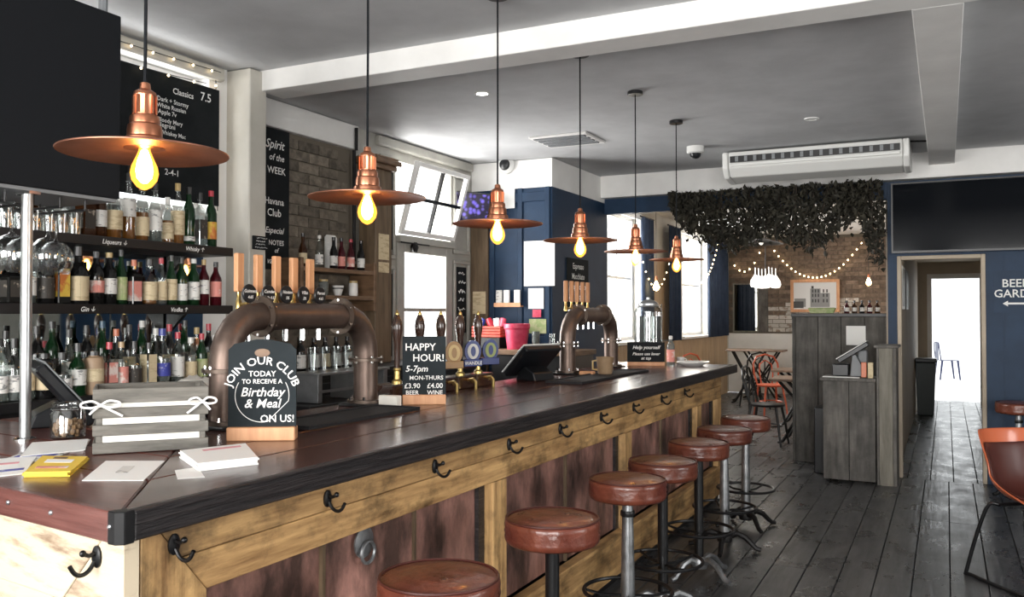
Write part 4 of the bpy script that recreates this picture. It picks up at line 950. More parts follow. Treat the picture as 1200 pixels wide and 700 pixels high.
# ------------------------------------------------------------------ papers on the counter
def flat(name, label, quad, h, m, cat, layers=1, marks=None):
    ps = [W(u, v, Z=CZ) for u, v in quad]; c = sum(ps, Vector()) / 4
    t = thing(name, label, cat, (c.x, c.y, CZ + .0005))
    q = [(p.x - c.x, p.y - c.y) for p in ps]
    for k in range(layers):
        a = R(random.uniform(-2.5, 2.5)) if k else 0; d = h / layers
        MB().prism([(x * math.cos(a) - y * math.sin(a), x * math.sin(a) + y * math.cos(a)) for x, y in q], k * d, (k + 1) * d - d * .08).build('sheet', m, t)
    if marks:
        for mm, (fx0, fx1, fy0, fy1) in marks:
            def L2(fx, fy): 
                a_ = Vector(q[0]).lerp(Vector(q[1]), fx); b_ = Vector(q[3]).lerp(Vector(q[2]), fx); return a_.lerp(b_, fy)
            MB().prism([tuple(L2(*z)) for z in ((fx0, fy0), (fx1, fy0), (fx1, fy1), (fx0, fy1))], h, h + .0006).build('print', mm, t)
    return t
flat('paper_stack', 'tall stack of white napkins beside the club board', ((233, 553), (303, 545), (286, 528), (210, 537)), .022, 'paper', 'napkins', 5, [('paper_pink', (.3, .9, .75, .85))])
flat('paper_sheet', 'single napkin sliding out under the napkin stack', ((208, 562), (240, 560), (232, 548), (205, 552)), .001, 'paper', 'napkin')
flat('paper_sheet', 'white flyer with faint print lying near the counter corner', ((96, 564), (168, 564), (193, 541), (124, 541)), .0015, 'paper', 'flyer', 1, [('label_white', (.4, .6, .35, .7))])
flat('card_stack', 'small stack of yellow cards near the counter corner', ((28, 560), (82, 559), (103, 541), (50, 540)), .014, 'paper_yellow', 'cards', 4, [('label_pink', (.15, .85, .2, .32)), ('paper', (.2, .8, .55, .75)), ('brown_wood', (.3, .6, .8, .92))])
flat('paper_sheet', 'white brochure with purple print at the left edge', ((-22, 562), (30, 556), (42, 536), (-12, 540)), .003, 'paper', 'brochure', 2, [('label_blue', (.1, .9, .2, .3)), ('paper_pink', (.1, .7, .6, .7))])
flat('paper_sheet', 'folded white leaflets lying below the jar', ((20, 537), (98, 529), (106, 516), (40, 520)), .004, 'paper', 'leaflet', 2)
flat('paper_sheet', 'printed leaflet with blue stripe behind the yellow cards', ((-5, 543), (52, 541), (84, 530), (24, 532)), .002, 'label_white', 'leaflet', 1, [('label_blue', (.1, .9, .5, .7))])
# clip-top jar with nuts
p = W(64, 516, Z=CZ)
j = thing('glass_jar', 'clip-top glass jar half full of nuts on the counter', 'jar', (p.x, p.y + .05, CZ))
MB().lathe([(.05, .0), (.055, .006), (.055, .085), (.048, .097), (.048, .103), (.046, .103), (.046, .096), (.053, .084), (.053, .008), (.001, .006)], 20, cap=False).build('glass', 'clear_glass', j, smooth=True, ang=60)
MB().lathe([(.049, .105), (.051, .108), (.050, .118), (.03, .124), (.001, .125)], 20).build('lid', 'clear_glass', j, smooth=True)
MB().tube([(.052 * math.cos(R(a)), .052 * math.sin(R(a)), .100) for a in range(0, 360, 20)], .002, 5, True).tube([(.054, 0, .10), (.066, 0, .11), (.064, 0, .07)], .002, 5).build('clip_wire', 'chrome', j)
m = MB(); rs = random.Random(3)
for k in range(70):
    a = rs.uniform(0, 6.28); r = .043 * math.sqrt(rs.random()); m.ball((r * math.cos(a), r * math.sin(a), .014 + .045 * rs.random()), .0085, 6, 4, 1.2)
mat('nuts', (.24, .12, .05), .6, col2=(.36, .22, .12), scale=60)
tag(m.build('nuts', 'nuts', j, smooth=True), kind='stuff')
# tills
def till(name, label, loc, rz, w=.36, h=.26, tilt=50, edge='grey_plastic'):
    t = thing(name, label, 'till', loc, rz)
    MB().prism([(-.06, 0), (.12, 0), (.10, .05), (.02, .09), (-.04, .05)], -.09, .09, 'x').build('foot', 'black_plastic', t, bevel=.006)
    M = Matrix.Translation((0, -.0, .13)) @ Matrix.Rotation(R(-tilt), 4, 'X')
    MB().box(-w/2, w/2, -.012, .03, -h/2, h/2, M=M).build('case', 'black_plastic', t, bevel=.008)
    MB().box(-w/2 - .004, w/2 + .004, -.018, -.012, -h/2 - .004, h/2 + .004, M=M).build('bezel', edge, t, bevel=.002)
    MB().box(-w/2 + .015, w/2 - .015, -.020, -.018, -h/2 + .015, h/2 - .015, M=M).build('screen', 'screen', t)
    return t
p = W(632, 452, Z=CZ)
till('till_screen', 'black tilted till screen with pale edge on the bar', (-2.36, 5.02, CZ), R(-110), .32, .26, 48, 'white_plastic')
till('till_screen', 'dark till screen at the far left behind the chrome post', (-3.0, 2.20, CZ), R(150), .36, .28, 40)
# drip mats
def bar_mat(label, x0, x1, y0, y1):
    t = thing('bar_mat', label, 'mat', ((x0 + x1) / 2, (y0 + y1) / 2, CZ)); hx, hy = (x1 - x0) / 2, (y1 - y0) / 2
    MB().box(-hx, hx, -hy, hy, 0, .010).build('base', 'rubber', t, bevel=.003)
    MB().box(-hx, hx, -hy, -hy + .012, .010, .016).box(-hx, hx, hy - .012, hy, .010, .016).box(-hx, -hx + .012, -hy + .012, hy - .012, .010, .016).box(hx - .012, hx, -hy + .012, hy - .012, .010, .016).build('rim', 'rubber', t, bevel=.002)
bar_mat('black rubber bar mat under the near beer font', -2.29, -2.05, 2.48, 3.22)
bar_mat('black rubber bar mat before the far beer font', -2.17, -1.93, 4.80, 6.10)
# caddies, cards and small things on the bar
p = W(454, 477, Z=CZ)
tag(MB().box(p.x - .05, p.x + .05, p.y, p.y + .04, CZ, CZ + .05).build('card_box', 'canvas_white', bevel=.003), 'small white box left of the happy hour board', 'box')
p = W(466, 455, Z=CZ)
p = W(709, 440, Z=CZ)
bu = thing('wooden_pot', 'tan pot with handle in front of the far beer font', 'pot', (p.x, p.y, CZ + .0105))
MB().lathe([(.046, .0), (.050, .01), (.060, .105), (.062, .115), (.057, .115), (.046, .012), (.001, .01)], 20, cap=False).build('body', 'terracotta', bu, smooth=True, ang=40)
MB().tube([(-.055, -.0, .09), (-.085, -.01, .085), (-.085, -.01, .03), (-.05, 0, .025)], .007, 6).build('handle', 'cap_gold', bu, smooth=True)
p = W(688, 440, Z=CZ)
tag(MB().box(p.x - .05, p.x + .05, p.y - .03, p.y + .03, CZ + .0, CZ + .028).build('soap_block', 'handle_wood', bevel=.006), 'pale wooden block beside the tan pot', 'block')
# drinks dispenser
p = W(760, 424, Y=7.02)
dd = thing('drinks_dispenser', 'ribbed glass drinks dispenser with clip lid on the bar', 'dispenser', (p.x, 7.02, CZ))
MB().lathe([(.11, 0), (.11, .03), (.105, .16), (.115, .165)], 20).build('stand', 'black_metal', dd, smooth=True, ang=30)
mb = MB()
prof = [(.108, .17), (.115, .18), (.115, .44), (.10, .47), (.075, .485)]
vs = []; fs = []; sg = 48
for r, z in prof:
    for k in range(sg):
        a = 2 * math.pi * k / sg; q = r * (1 + (.018 if k % 2 else 0)); vs.append((q * math.cos(a), q * math.sin(a), z))
for i in range(len(prof) - 1):
    for k in range(sg): fs.append((i*sg+k, i*sg+(k+1) % sg, (i+1)*sg+(k+1) % sg, (i+1)*sg+k))
mb.add(vs, fs).build('jar', 'jar_glass', dd, smooth=True, ang=20)
MB().lathe([(.10, .175), (.104, .185), (.104, .40), (.001, .402)], 24).build('water', 'liquid_clear', dd, smooth=True)
MB().lathe([(.078, .485), (.085, .49), (.085, .505), (.05, .53), (.016, .54), (.016, .555), (.001, .56)], 20).build('lid', 'steel', dd, smooth=True, ang=40)
MB().tube([(.087 * math.cos(R(a)), .087 * math.sin(R(a)), .482) for a in range(0, 360, 20)], .003, 5, True).tube([(.087, -.02, .48), (.125, -.03, .50), (.12, -.03, .42)], .004, 5).build('clip_wire', 'chrome', dd)
MB().tube([(.06, -.10, .21), (.09, -.15, .21), (.09, -.15, .18)], .010, 8).build('tap', 'chrome', dd, smooth=True)
p = W(786, 428, Y=6.92)
sb = thing('sauce_bottle', 'slim printed bottle beside the drinks dispenser', 'bottle', (p.x, p.y, CZ))
MB().lathe([(.030, 0), (.032, .01), (.032, .16), (.022, .185), (.013, .20), (.013, .215)], 16).build('body', 'liquid_clear', sb, smooth=True)
MB().lathe([(.0328, .03), (.0328, .13)], 16, cap=False).build('label', 'label_pink', sb, smooth=True)
MB().lathe([(.016, .212), (.016, .238), (.010, .242)], 12).build('cap', 'cap_white', sb, smooth=True, ang=30)
p = W(812, 427, Y=6.98)
pt = thing('serving_dish', 'oval white dish at the far end of the bar', 'dish', (p.x, 6.98, CZ))
MB().lathe([(.07, 0), (.075, .004), (.125, .028), (.128, .032), (.122, .032), (.07, .010), (.001, .009)], 24, sy=1.5, cap=False).build('dish', 'ceramic', pt, smooth=True, ang=50)
p = W(797, 421, Y=7.17)
cu = thing('coffee_cup', 'small white cup beside the oval dish', 'cup', (p.x, 7.19, CZ))
MB().lathe([(.02, 0), (.026, .006), (.034, .055), (.032, .055), (.022, .008), (.001, .007)], 16, cap=False).build('cup', 'ceramic', cu, smooth=True, ang=50)
MB().tube([(.032, 0, .045), (.05, 0, .04), (.045, 0, .02), (.028, 0, .015)], .004, 6).build('handle', 'ceramic', cu, smooth=True)

# ------------------------------------------------------------------ wooden shelves on the brick, bottles and glasses
ws = thing('wall_shelf', 'rustic wooden wall shelf unit on the bare brick', 'shelf', (-4.085, 4.95, 1.12), WR)
SHX = .44
for z, nm in ((.70, 'shelf_board'), (.51, 'shelf_board')): MB().box(-.36, SHX, -.24, -.01, z - .03, z).build(nm, 'brown_wood', ws, bevel=.003)
MB().box(SHX, SHX + .03, -.24, -.01, .40, .76).build('side', 'brown_wood', ws, bevel=.003)
MB().box(-.39, -.36, -.24, -.01, .40, .76).build('side', 'brown_wood', ws, bevel=.003)
def put(u, v, Xp): return W(u, v, X=Xp)
for i, (u, gl_, lb_, cp_, words) in enumerate(((355, 'bottle_brown', 'label_cream', 'cap_black', 'brown beer bottle with cream label'), (374, CLR, 'label_white', 'cap_white', 'clear bottle'), (391, 'bottle_dark', 'label_white', 'cap_black', 'dark beer bottle with white label'),
        (400, 'bottle_red', 'label_pink', 'cap_black', 'dark beer bottle with pink label'), (411, 'bottle_red', 'label_pink', 'cap_red', 'dark beer bottle with red label'), (423, 'bottle_dark', 'label_white', 'cap_black', 'dark beer bottle at the right end'))):
    y = W(u, 300, X=-3.96).y
    make_bottle(words + ' on the top plank of the brick wall shelf', (-3.96, y, 1.82), .029, .235, 'beer', gl_, lb_, cp_, (.12, .42), 'beer bottles on the wall shelf')
for i, (u, m, lb) in enumerate(((379, 'liquid_clear', 'clear storage jar on the lower plank of the wall shelf'), (396, 'ceramic', 'white bowl on the lower plank of the wall shelf'), (414, 'ceramic', 'white canister on the lower plank of the wall shelf'))):
    y = W(u, 330, X=-3.96).y; t = thing('jar', lb, 'jar', (-3.96, y, 1.63))
    MB().lathe([(.03, 0), (.034, .01), (.034, .09), (.03, .10)] if i != 1 else [(.02, 0), (.025, .005), (.042, .06), (.044, .075), (.038, .075), (.02, .01), (.001, .01)], 16, cap=i != 1).build('body', m, t, smooth=True, ang=50)
    MB().lathe([(.032, .10), (.032, .115)] if i != 1 else [(.0445, .05), (.0445, .06)], 16, cap=i != 1).build('lid' if i != 1 else 'band', 'cap_gold' if i != 1 else 'cap_black', t)
sg_ = thing('enamel_sign', 'small white arched sign standing behind the shelf bottles', 'sign', (-4.06, W(388, 290, X=-4.06).y, 1.822), WR)
MB().prism([(-.07, 0), (.07, 0), (.07, .24), (.05, .26), (-.05, .26), (-.07, .24)], 0, .006, 'y').build('plate', 'white_plastic', sg_)
scribble(sg_, 3, .12, .16, 0, .08)
for i, (u, lb_) in enumerate(((352, 'label_white'), (368, 'label_white'), (381, 'label_cream'), (394, 'label_white'), (407, 'label_white'))):
    y = W(u, 400, X=-3.80).y
    make_bottle('dark bottle with pale label under the wall shelf, %s from the timber post' % ords[4 - i], (-3.80, y, 1.12), .038, .22, 'round', 'bottle_dark', lb_, 'cap_black', (.1, .5), 'dark bottles under the wall shelf')
# glass washer / steel shelf below
gw = thing('steel_rack', 'stainless steel glass rack on the back bar', 'rack', (-3.36, 4.30, .98), WR)
MB().box(-.30, .42, -.12, .10, .16, .175).build('tray', 'steel', gw, bevel=.002)
for x in (-.28, .06, .38): MB().box(x, x + .04, -.10, .08, 0, .16).build('leg', 'steel', gw, bevel=.002)
MB().box(-.30, .42, -.12, -.11, .06, .075).build('rail', 'steel', gw)
gwt = thing('under_counter', 'black under-counter unit behind the near beer font', 'cabinet', (-3.36, 4.3, 0), WR)
MB().box(-.4, .6, -.14, .23, .92, .975).build('worktop', 'shelf_black', gwt, bevel=.003)
MB().box(-.4, .6, -.12, .23, 0, .92).build('body', 'shelf_black', gwt)
pg = thing('pint_glass', 'x', 'glass', group='pint glasses on the steel rack')
MB().lathe([(.030, 0), (.042, .145), (.040, .145), (.028, .01), (.001, .01)], 14, cap=False).build('glass', 'clear_glass', pg, smooth=True, ang=50)
for i in range(5):
    loc = (-3.33, 4.06 + .11 * i, 1.157); lb = 'clear pint glass on the steel rack, %s from the pier' % ords[i]
    if i == 0: pg.location = loc; pg['label'] = lb
    else: dup(pg, loc, label=lb)
for i, (y, z, lb) in enumerate(((3.30, 1.125, 'crumpled white cloth lying on the back counter'),)):
    m = MB(); vs = []; fs = []; n = 14; rs = random.Random(5)
    for a in range(n):
        for b_ in range(n):
            e_ = math.sin(a / (n - 1) * math.pi) * math.sin(b_ / (n - 1) * math.pi)
            vs.append((-.06 + .12 * a / (n - 1), -.14 + .28 * b_ / (n - 1), .001 + e_ * (.03 + rs.uniform(0, .035))))
    for a in range(n - 1):
        for b_ in range(n - 1): fs.append((a*n+b_, (a+1)*n+b_, (a+1)*n+b_+1, a*n+b_+1))
    o = m.add(vs, fs).build('bar_cloth', 'canvas_white', smooth=True, ang=180); o.location = (-3.50, 3.32, 1.126); sm = o.modifiers.new('solid', 'SOLIDIFY'); sm.thickness = .002; tag(o, lb, 'cloth')

# ------------------------------------------------------------------ shelf and clutter before the pillar
kb = thing('side_counter', 'worn wooden ledge below the navy pillar notices', 'counter', (-3.55, 7.03, 0))
MB().box(-.06, .75, -.22, .28, 1.14, 1.185).build('top', 'brown_wood', kb, bevel=.004)
MB().box(-.06, .72, -.19, .28, 0, 1.14).build('body', 'shelf_black', kb)
p = W(607, 411, Y=7.0)
bk_ = thing('bucket', 'pink-red metal bucket on the wooden ledge', 'bucket', (p.x, 6.98, 1.185))
MB().lathe([(.085, .0), (.088, .006), (.108, .175), (.114, .18), (.118, .195), (.118, .225), (.113, .228), (.110, .20), (.085, .008), (.001, .006)], 28, cap=False).build('body', 'red_bucket', bk_, smooth=True, ang=40)
MB().lathe([(.1135, .19), (.1195, .192), (.1195, .198), (.1135, .2)], 28, cap=False).build('rim_band', 'red_bucket', bk_, smooth=True)
p = W(577, 393, Y=7.05)
rb = thing('basket', 'red wicker basket of packets beside the bucket', 'basket', (p.x - .03, 7.10, 1.185))
MB().box(-.13, .13, -.10, .10, 0, .10).build('stand_box', 'shelf_black', rb, bevel=.003)
for k in range(4):
    MB().box(-.15, .15, -.12, -.105, .102 + k * .026, .125 + k * .026).box(-.15, .15, .105, .12, .102 + k * .026, .125 + k * .026).box(-.15, -.135, -.105, .105, .102 + k * .026, .125 + k * .026).box(.135, .15, -.105, .105, .102 + k * .026, .125 + k * .026).build('weave_band', 'red_basket', rb, bevel=.005)
MB().box(-.135, .135, -.105, .105, .10, .12).build('basket_floor', 'red_basket', rb)
rs = random.Random(9)
for k, (m, lb) in enumerate((('cap_red', 'red packet in the basket'), ('paper', 'white packet in the basket'), ('red_bucket', 'pink packet at the right of the basket'), ('cap_blue', 'blue packet at the left of the basket'))):
    dx = (-.01, .06, .12, -.10)[k]; M = Matrix.Translation((p.x - .03 + dx, 7.08, 1.185 + .23)) @ Matrix.Rotation(R(-25 + 18 * k), 4, 'Y')
    tag(MB().lathe([(.001, -.05), (.03, -.045), (.034, 0), (.03, .045), (.001, .05)], 8, M=M, sy=.5).build('snack_packet', m, smooth=True), lb, 'packet', 'snack packets in the basket')
for i, (u, h, r, lb, m) in enumerate(((647, .14, .03, 'tall clear glass on the ledge right of the bucket', 'clear_glass'), (628, .16, .036, 'frosted beaker on the ledge beside the bucket', 'liquid_clear'))):
    p = W(u, 411, Y=6.95); t = thing('tall_glass', lb, 'glass', (p.x, 6.95, 1.185))
    MB().lathe([(r * .85, 0), (r, h), (r * .92, h), (r * .78, .008), (.001, .008)], 16, cap=False).build('glass', m, t, smooth=True, ang=50)
# purple television in the corner, tilted
pv = W(552, 243, Y=7.1)
tvc = thing('television', 'small wall television showing a purple crowd', 'television', (pv.x, 7.12, pv.z), R(14)); tvc.rotation_euler = (R(10), R(8), R(14))
MB().box(-.17, .17, 0, .05, -.14, .14).build('case', 'black_plastic', tvc, bevel=.004)
m = bpy.data.materials.new('purple_picture'); m.use_nodes = True; N = m.node_tree.nodes; L = m.node_tree.links; MATS['purple_picture'] = m
vo = N.new('ShaderNodeTexVoronoi'); vo.inputs['Scale'].default_value = 22; tc = N.new('ShaderNodeTexCoord'); L.new(tc.outputs['Object'], vo.inputs['Vector'])
rp = N.new('ShaderNodeValToRGB'); rp.color_ramp.elements[0].color = (.22, .16, .85, 1); rp.color_ramp.elements[1].color = (.01, .005, .03, 1); rp.color_ramp.elements[1].position = .55; rp.color_ramp.elements[0].position = .2
L.new(vo.outputs['Distance'], rp.inputs[0]); bs = N['Principled BSDF']; L.new(rp.outputs[0], bs.inputs['Emission Color']); bs.inputs['Emission Strength'].default_value = .8; bs.inputs['Base Color'].default_value = (.01, .01, .01, 1); bs.inputs['Roughness'].default_value = .2
MB().box(-.16, .16, -.004, 0, -.13, .13).build('screen', 'purple_picture', tvc)
MB().tube([(0, .05, 0), (-.02, .16, 0), (-.02, .23, 0)], .015, 8).build('bracket', 'black_metal', tvc)
# ornament above the side door
p = W(487, 290, X=XL2 + .05)
orn = thing('door_ornament', 'dark cast bracket ornament above the glazed side door', 'ornament', (XL2 + .03, p.y, p.z), WR)
MB().lathe([(.05, 0), (.05, .02), (.02, .03)], 6, M=Matrix.Rotation(R(90), 4, 'X')).build('body', 'iron', orn)
MB().tube([(-.22, -.02, .03), (.22, -.02, .03)], .006, 6).build('bar', 'iron', orn)
# ------------------------------------------------------------------ ceiling fixtures
def cassette(label, cx, cy, wx, wy):
    t = thing('ceiling_vent', label, 'vent', (cx, cy, HC))
    MB().box(-wx/2, wx/2, -wy/2, wy/2, -.018, 0).build('frame', 'white_paint', t, bevel=.004)
    for k in range(4): MB().box(-wx/2 + .03, wx/2 - .03, -wy/2 + .03 + k * (wy - .06) / 4, -wy/2 + .03 + (k + .6) * (wy - .06) / 4, -.026, -.018).build('slat', 'grey_plastic', t)
p = W(665, 163, Z=HC); cassette('square ceiling vent near the navy pillar', p.x, p.y, .5, .45)
for u, v, on, lb in ((565, 109, 1, 'lit recessed ceiling downlight past the white beam'), (951, 139, 0, 'unlit recessed ceiling downlight before the air conditioner')):
    p = W(u, v, Z=HC); t = thing('downlight', lb, 'light', (p.x, p.y, HC))
    MB().lathe([(.055, 0), (.052, -.008), (.038, -.008), (.038, 0)], 20, cap=False).build('trim_ring', 'white_plastic', t, smooth=True)
    MB().lathe([(.037, -.001), (.036, -.004)], 16).build('lens', 'led' if on else 'white_plastic', t)
p = W(815, 172, Z=HC); dc = thing('dome_camera', 'white ceiling dome camera left of the air conditioner', 'camera', (p.x, p.y, HC))
MB().lathe([(.075, 0), (.075, -.05), (.06, -.06)], 20).build('housing', 'white_plastic', dc, smooth=True, ang=30)
MB().lathe([(.05, -.058), (.045, -.085), (.025, -.102), (.001, -.106)], 16).build('dome', 'black_plastic', dc, smooth=True)
p = W(594, 194, Y=7.34); dc = thing('dome_camera', 'round black security camera on the white pillar head', 'camera', (p.x, 7.345, p.z))
M = Matrix.Rotation(R(90), 4, 'X')
MB().lathe([(.085, 0), (.085, .03), (.06, .05)], 20, M=M).build('housing', 'white_plastic', dc, smooth=True, ang=30)
MB().lathe([(.055, .048), (.045, .075), (.001, .09)], 16, M=M).build('dome', 'black_plastic', dc, smooth=True)
# air conditioner slung below the ceiling
a = W(847, 190, Y=7.75); b = W(1066, 178, Y=7.75)
ac = thing('air_conditioner', 'long white ceiling air conditioner above the rear opening', 'air conditioner', ((a.x + b.x) / 2, 7.75, HC)); hw = (b.x - a.x) / 2
prof = [(-.02, -.02), (.62, -.005), (.64, -.20), (.30, -.255), (.06, -.235), (-.015, -.16)]
MB().prism(prof, -hw + .05, hw - .05, 'x').build('casing', 'ac_shell', ac, bevel=.012, bseg=2)
for s in (-1, 1): MB().prism([(y * 1.03 - .008, z * 1.03) for y, z in prof], s * hw - (.05 if s > 0 else 0), s * hw + (.05 if s < 0 else 0), 'x').build('end_cap', 'white_plastic', ac, bevel=.012, bseg=2)
MB().box(-hw + .07, hw - .07, -.036, .02, -.115, -.06).build('outlet', 'shelf_black', ac)
for k in range(17):
    x = -hw + .13 + k * (2 * hw - .26) / 16
    MB().box(x - .013, x + .013, -.043, -.036, -.11, -.065).build('vane', 'grey_plastic', ac)
MB().box(-hw + .07, hw - .07, -.042, -.02, -.15, -.125).build('louvre', 'white_plastic', ac, bevel=.004)
MB().tube([(hw, .1, -.03), (hw + .12, .2, -.02), (hw + .2, .3, -.05), (hw + .26, .55, -.10)], .008, 6).build('cable', 'black_plastic', ac)
# large television over the garden door
a = W(1044, 215, Y=8.6); b = W(1044, 297, Y=8.6)
tv = thing('television', 'large dark wall television above the garden doorway', 'television', (a.x, 8.60, b.z))
tw, th_ = 1.40, a.z - b.z
MB().box(0, tw, .005, .06, 0, th_).build('case', 'black_plastic', tv, bevel=.004)
m = MB().box(0, tw, 0, .005, 0, .018).box(0, tw, 0, .005, th_ - .014, th_).box(0, .014, 0, .005, .018, th_ - .014).box(tw - .014, tw, 0, .005, .018, th_ - .014); m.build('bezel', 'black_plastic', tv)
MB().box(.014, tw - .014, .001, .005, .018, th_ - .014).build('screen', 'screen', tv)
MB().box(.5, .9, .06, .148, .2, .5).build('wall_bracket', 'black_metal', tv)

# ------------------------------------------------------------------ dried foliage over the opening
fg = thing('hanging_foliage', 'dark dried leaf garland hanging across the rear room opening', 'foliage', (-1.5, YB - .12, 2.70))
rs = random.Random(11); mb = MB(); tw_ = MB()
def edge_z(x):      # lower limit of the leaves along the opening
    u = [(-2.48, 2.56), (-2.36, 2.40), (-2.15, 2.26), (-1.85, 2.14), (-1.55, 2.30), (-1.25, 2.18), (-1.0, 2.14), (-.85, 2.36), (-.70, 2.40), (-.62, 2.05), (-.50, 1.98)]
    for (x0, z0), (x1, z1) in zip(u, u[1:]):
        if x0 <= x <= x1: return z0 + (z1 - z0) * (x - x0) / (x1 - x0)
    return 2.6
for k in range(5200):
    x = rs.uniform(-2.48, -.50); e_ = edge_z(x) + rs.gauss(0, .05); d = 1 - rs.random() ** 1.5 * .98
    z = 2.72 - (2.72 - e_) * rs.random() ** .85; y = rs.uniform(-.17, .16) * (1 if z > e_ + .1 else .6)
    c = Vector((x + 1.5, y, z - 2.70)); s = rs.uniform(.022, .045)
    M = Matrix.Rotation(rs.uniform(0, 6.28), 3, 'Z') @ Matrix.Rotation(rs.uniform(-1.4, 1.4), 3, 'X') @ Matrix.Rotation(rs.uniform(-1, 1), 3, 'Y')
    pts = [(0, -s, 0), (s * .55, -.1 * s, .2 * s), (0, s, -.15 * s), (-s * .55, -.1 * s, .2 * s)]
    mb.add([c + M @ Vector(q) for q in pts], [(0, 1, 2), (0, 2, 3)])
tag(mb.build('leaves', 'leaf', fg, fix=False), kind='stuff')
for k in range(60):
    x = rs.uniform(-2.42, -.55); e_ = edge_z(x) - rs.uniform(-.02, .06); y = rs.uniform(-.1, .1)
    tw_.tube([(x + 1.5, y, .02), (x + 1.5 + rs.uniform(-.08, .08), y, (e_ - 2.70) * .5), (x + 1.5 + rs.uniform(-.12, .12), y + rs.uniform(-.05, .05), e_ - 2.70)], [.006, .005, .003], 4)
tag(tw_.build('twigs', 'twig', fg), kind='stuff')

# ------------------------------------------------------------------ rear room
def string_lights(label, runs, name='string_lights', m='bulb_small', r=.013, sp=.12):
    t = thing(name, label, 'string lights', runs[0][0])
    o0 = Vector(runs[0][0]); ball = MB().ball((0, 0, 0), r, 8, 6, 1.15).mesh('bulb'); ball.materials.append(MATS[m]); w_ = MB(); cnt = 0
    for A, B, sag in runs:
        A = Vector(A) - o0; B = Vector(B) - o0; n = 24; pts = []
        for i in range(n + 1):
            q = i / n; pts.append(A.lerp(B, q) + Vector((0, 0, -4 * sag * q * (1 - q))))
        w_.tube(pts, .0025, 4)
        k = max(2, int((B - A).length * (1 + (sag ** 2) * 1.2) / sp))
        for i in range(k):
            q = (i + .5) / k; p = A.lerp(B, q) + Vector((0, 0, -4 * sag * q * (1 - q) - r))
            o = bpy.data.objects.new('bulb', ball); COL.objects.link(o); o.parent = t; o.location = p
    w_.build('wire', 'black_plastic', t); return t
Yw = YR - .08
def rw_(u, v): return tuple(W(u, v, Y=Yw))
string_lights('warm string lights swagged across the rear brick wall', [(rw_(858, 306), rw_(893, 288), .32), (rw_(905, 290), rw_(1012, 280), .62)], sp=.11, r=.014)
string_lights('warm string lights strung beside the far rear window', [(tuple(W(800, 300, X=XLR + .19)), tuple(W(842, 283, X=XLR + .19)), .55)], sp=.13, r=.012)
string_lights('warm string lights looping down beside the near rear window', [(tuple(W(706, 265, X=XLR + .15)), tuple(W(704, 345, X=XLR + .15)), .0), (tuple(W(752, 300, X=XLR + .15)), tuple(W(788, 290, X=XLR + .15)), .5)], sp=.15, r=.010)
# fairy lights round the bar window
yb0, yb1 = 1.95, 3.74
string_lights('fairy lights pinned around the bar window frame', [((XL1 + .07, yb0, 2.90), (XL1 + .07, yb1, 2.90), .012), ((XL1 + .03, yb1, 2.90), (XL1 + .03, yb1 + .02, 2.10), 0)], name='fairy_lights', r=.006, sp=.13)
string_lights('fairy lights along the top of the cocktail chalkboard', [((-3.72, 2.36, 2.82), (-3.72, 3.60, 2.80), .03)], name='fairy_lights', r=.006, sp=.16)
# framed photograph
a = W(926, 328, Y=Yw); b = W(984, 366, Y=Yw)
fp = thing('framed_photograph', 'wooden framed black and white photograph of a corner building', 'picture', ((a.x + b.x) / 2, Yw + .03, b.z)); fw_, fh = (b.x - a.x) / 2, a.z - b.z
m = MB(); t = .055
m.box(-fw_, fw_, -.02, .02, 0, t).box(-fw_, fw_, -.02, .02, fh - t, fh).box(-fw_, -fw_ + t, -.02, .02, t, fh - t).box(fw_ - t, fw_, -.02, .02, t, fh - t); m.build('frame', 'handle_wood', fp, bevel=.004)
mat('print_pale', (.66, .66, .66), .4); mat('print_mid', (.22, .22, .22), .4); mat('print_dark', (.03, .03, .03), .4)
MB().box(-fw_ + t, fw_ - t, .0, .008, t, fh - t).build('print', 'print_pale', fp)
MB().box(-.08, .10, -.002, 0, t + .04, fh * .72).box(.10, .26, -.002, 0, t + .04, fh * .58).box(-.36, -.16, -.002, 0, t + .04, fh * .42).build('print_buildings', 'print_mid', fp)
for x in (-.05, .0, .05, .14, .20):
    for z in (.18, .28, .36): MB().box(x, x + .025, -.003, -.002, z, z + .06).build('print_window', 'print_dark', fp)
MB().box(-.38, -.2, -.003, -.002, t + .02, .2).build('print_shadow', 'print_dark', fp); MB().box(-.06, -.02, -.003, -.002, fh * .72, fh * .8).build('print_chimney', 'print_dark', fp)
# overmantel mirror in the corner
a = W(860, 334, Y=Yw); b = W(887, 388, Y=Yw)
mr = thing('wall_mirror', 'tall mirror with dark frame in the rear corner', 'mirror', ((a.x + b.x) / 2, Yw + .03, b.z)); mw, mh = (b.x - a.x) / 2, a.z - b.z
MB().box(-mw, mw, 0, .015, 0, mh).build('glass', 'mirror', mr)
MB().box(-mw - .03, -mw, -.01, .02, -.03, mh + .03).box(mw, mw + .03, -.01, .02, -.03, mh + .03).box(-mw, mw, -.01, .02, mh, mh + .03).box(-mw, mw, -.01, .02, -.03, 0).build('frame', 'weathered_pale', mr, bevel=.003)
MB().box(mw + .035, mw + .20, -.0, .03, -.02, mh + .05).build('side_panel', 'weathered', mr)
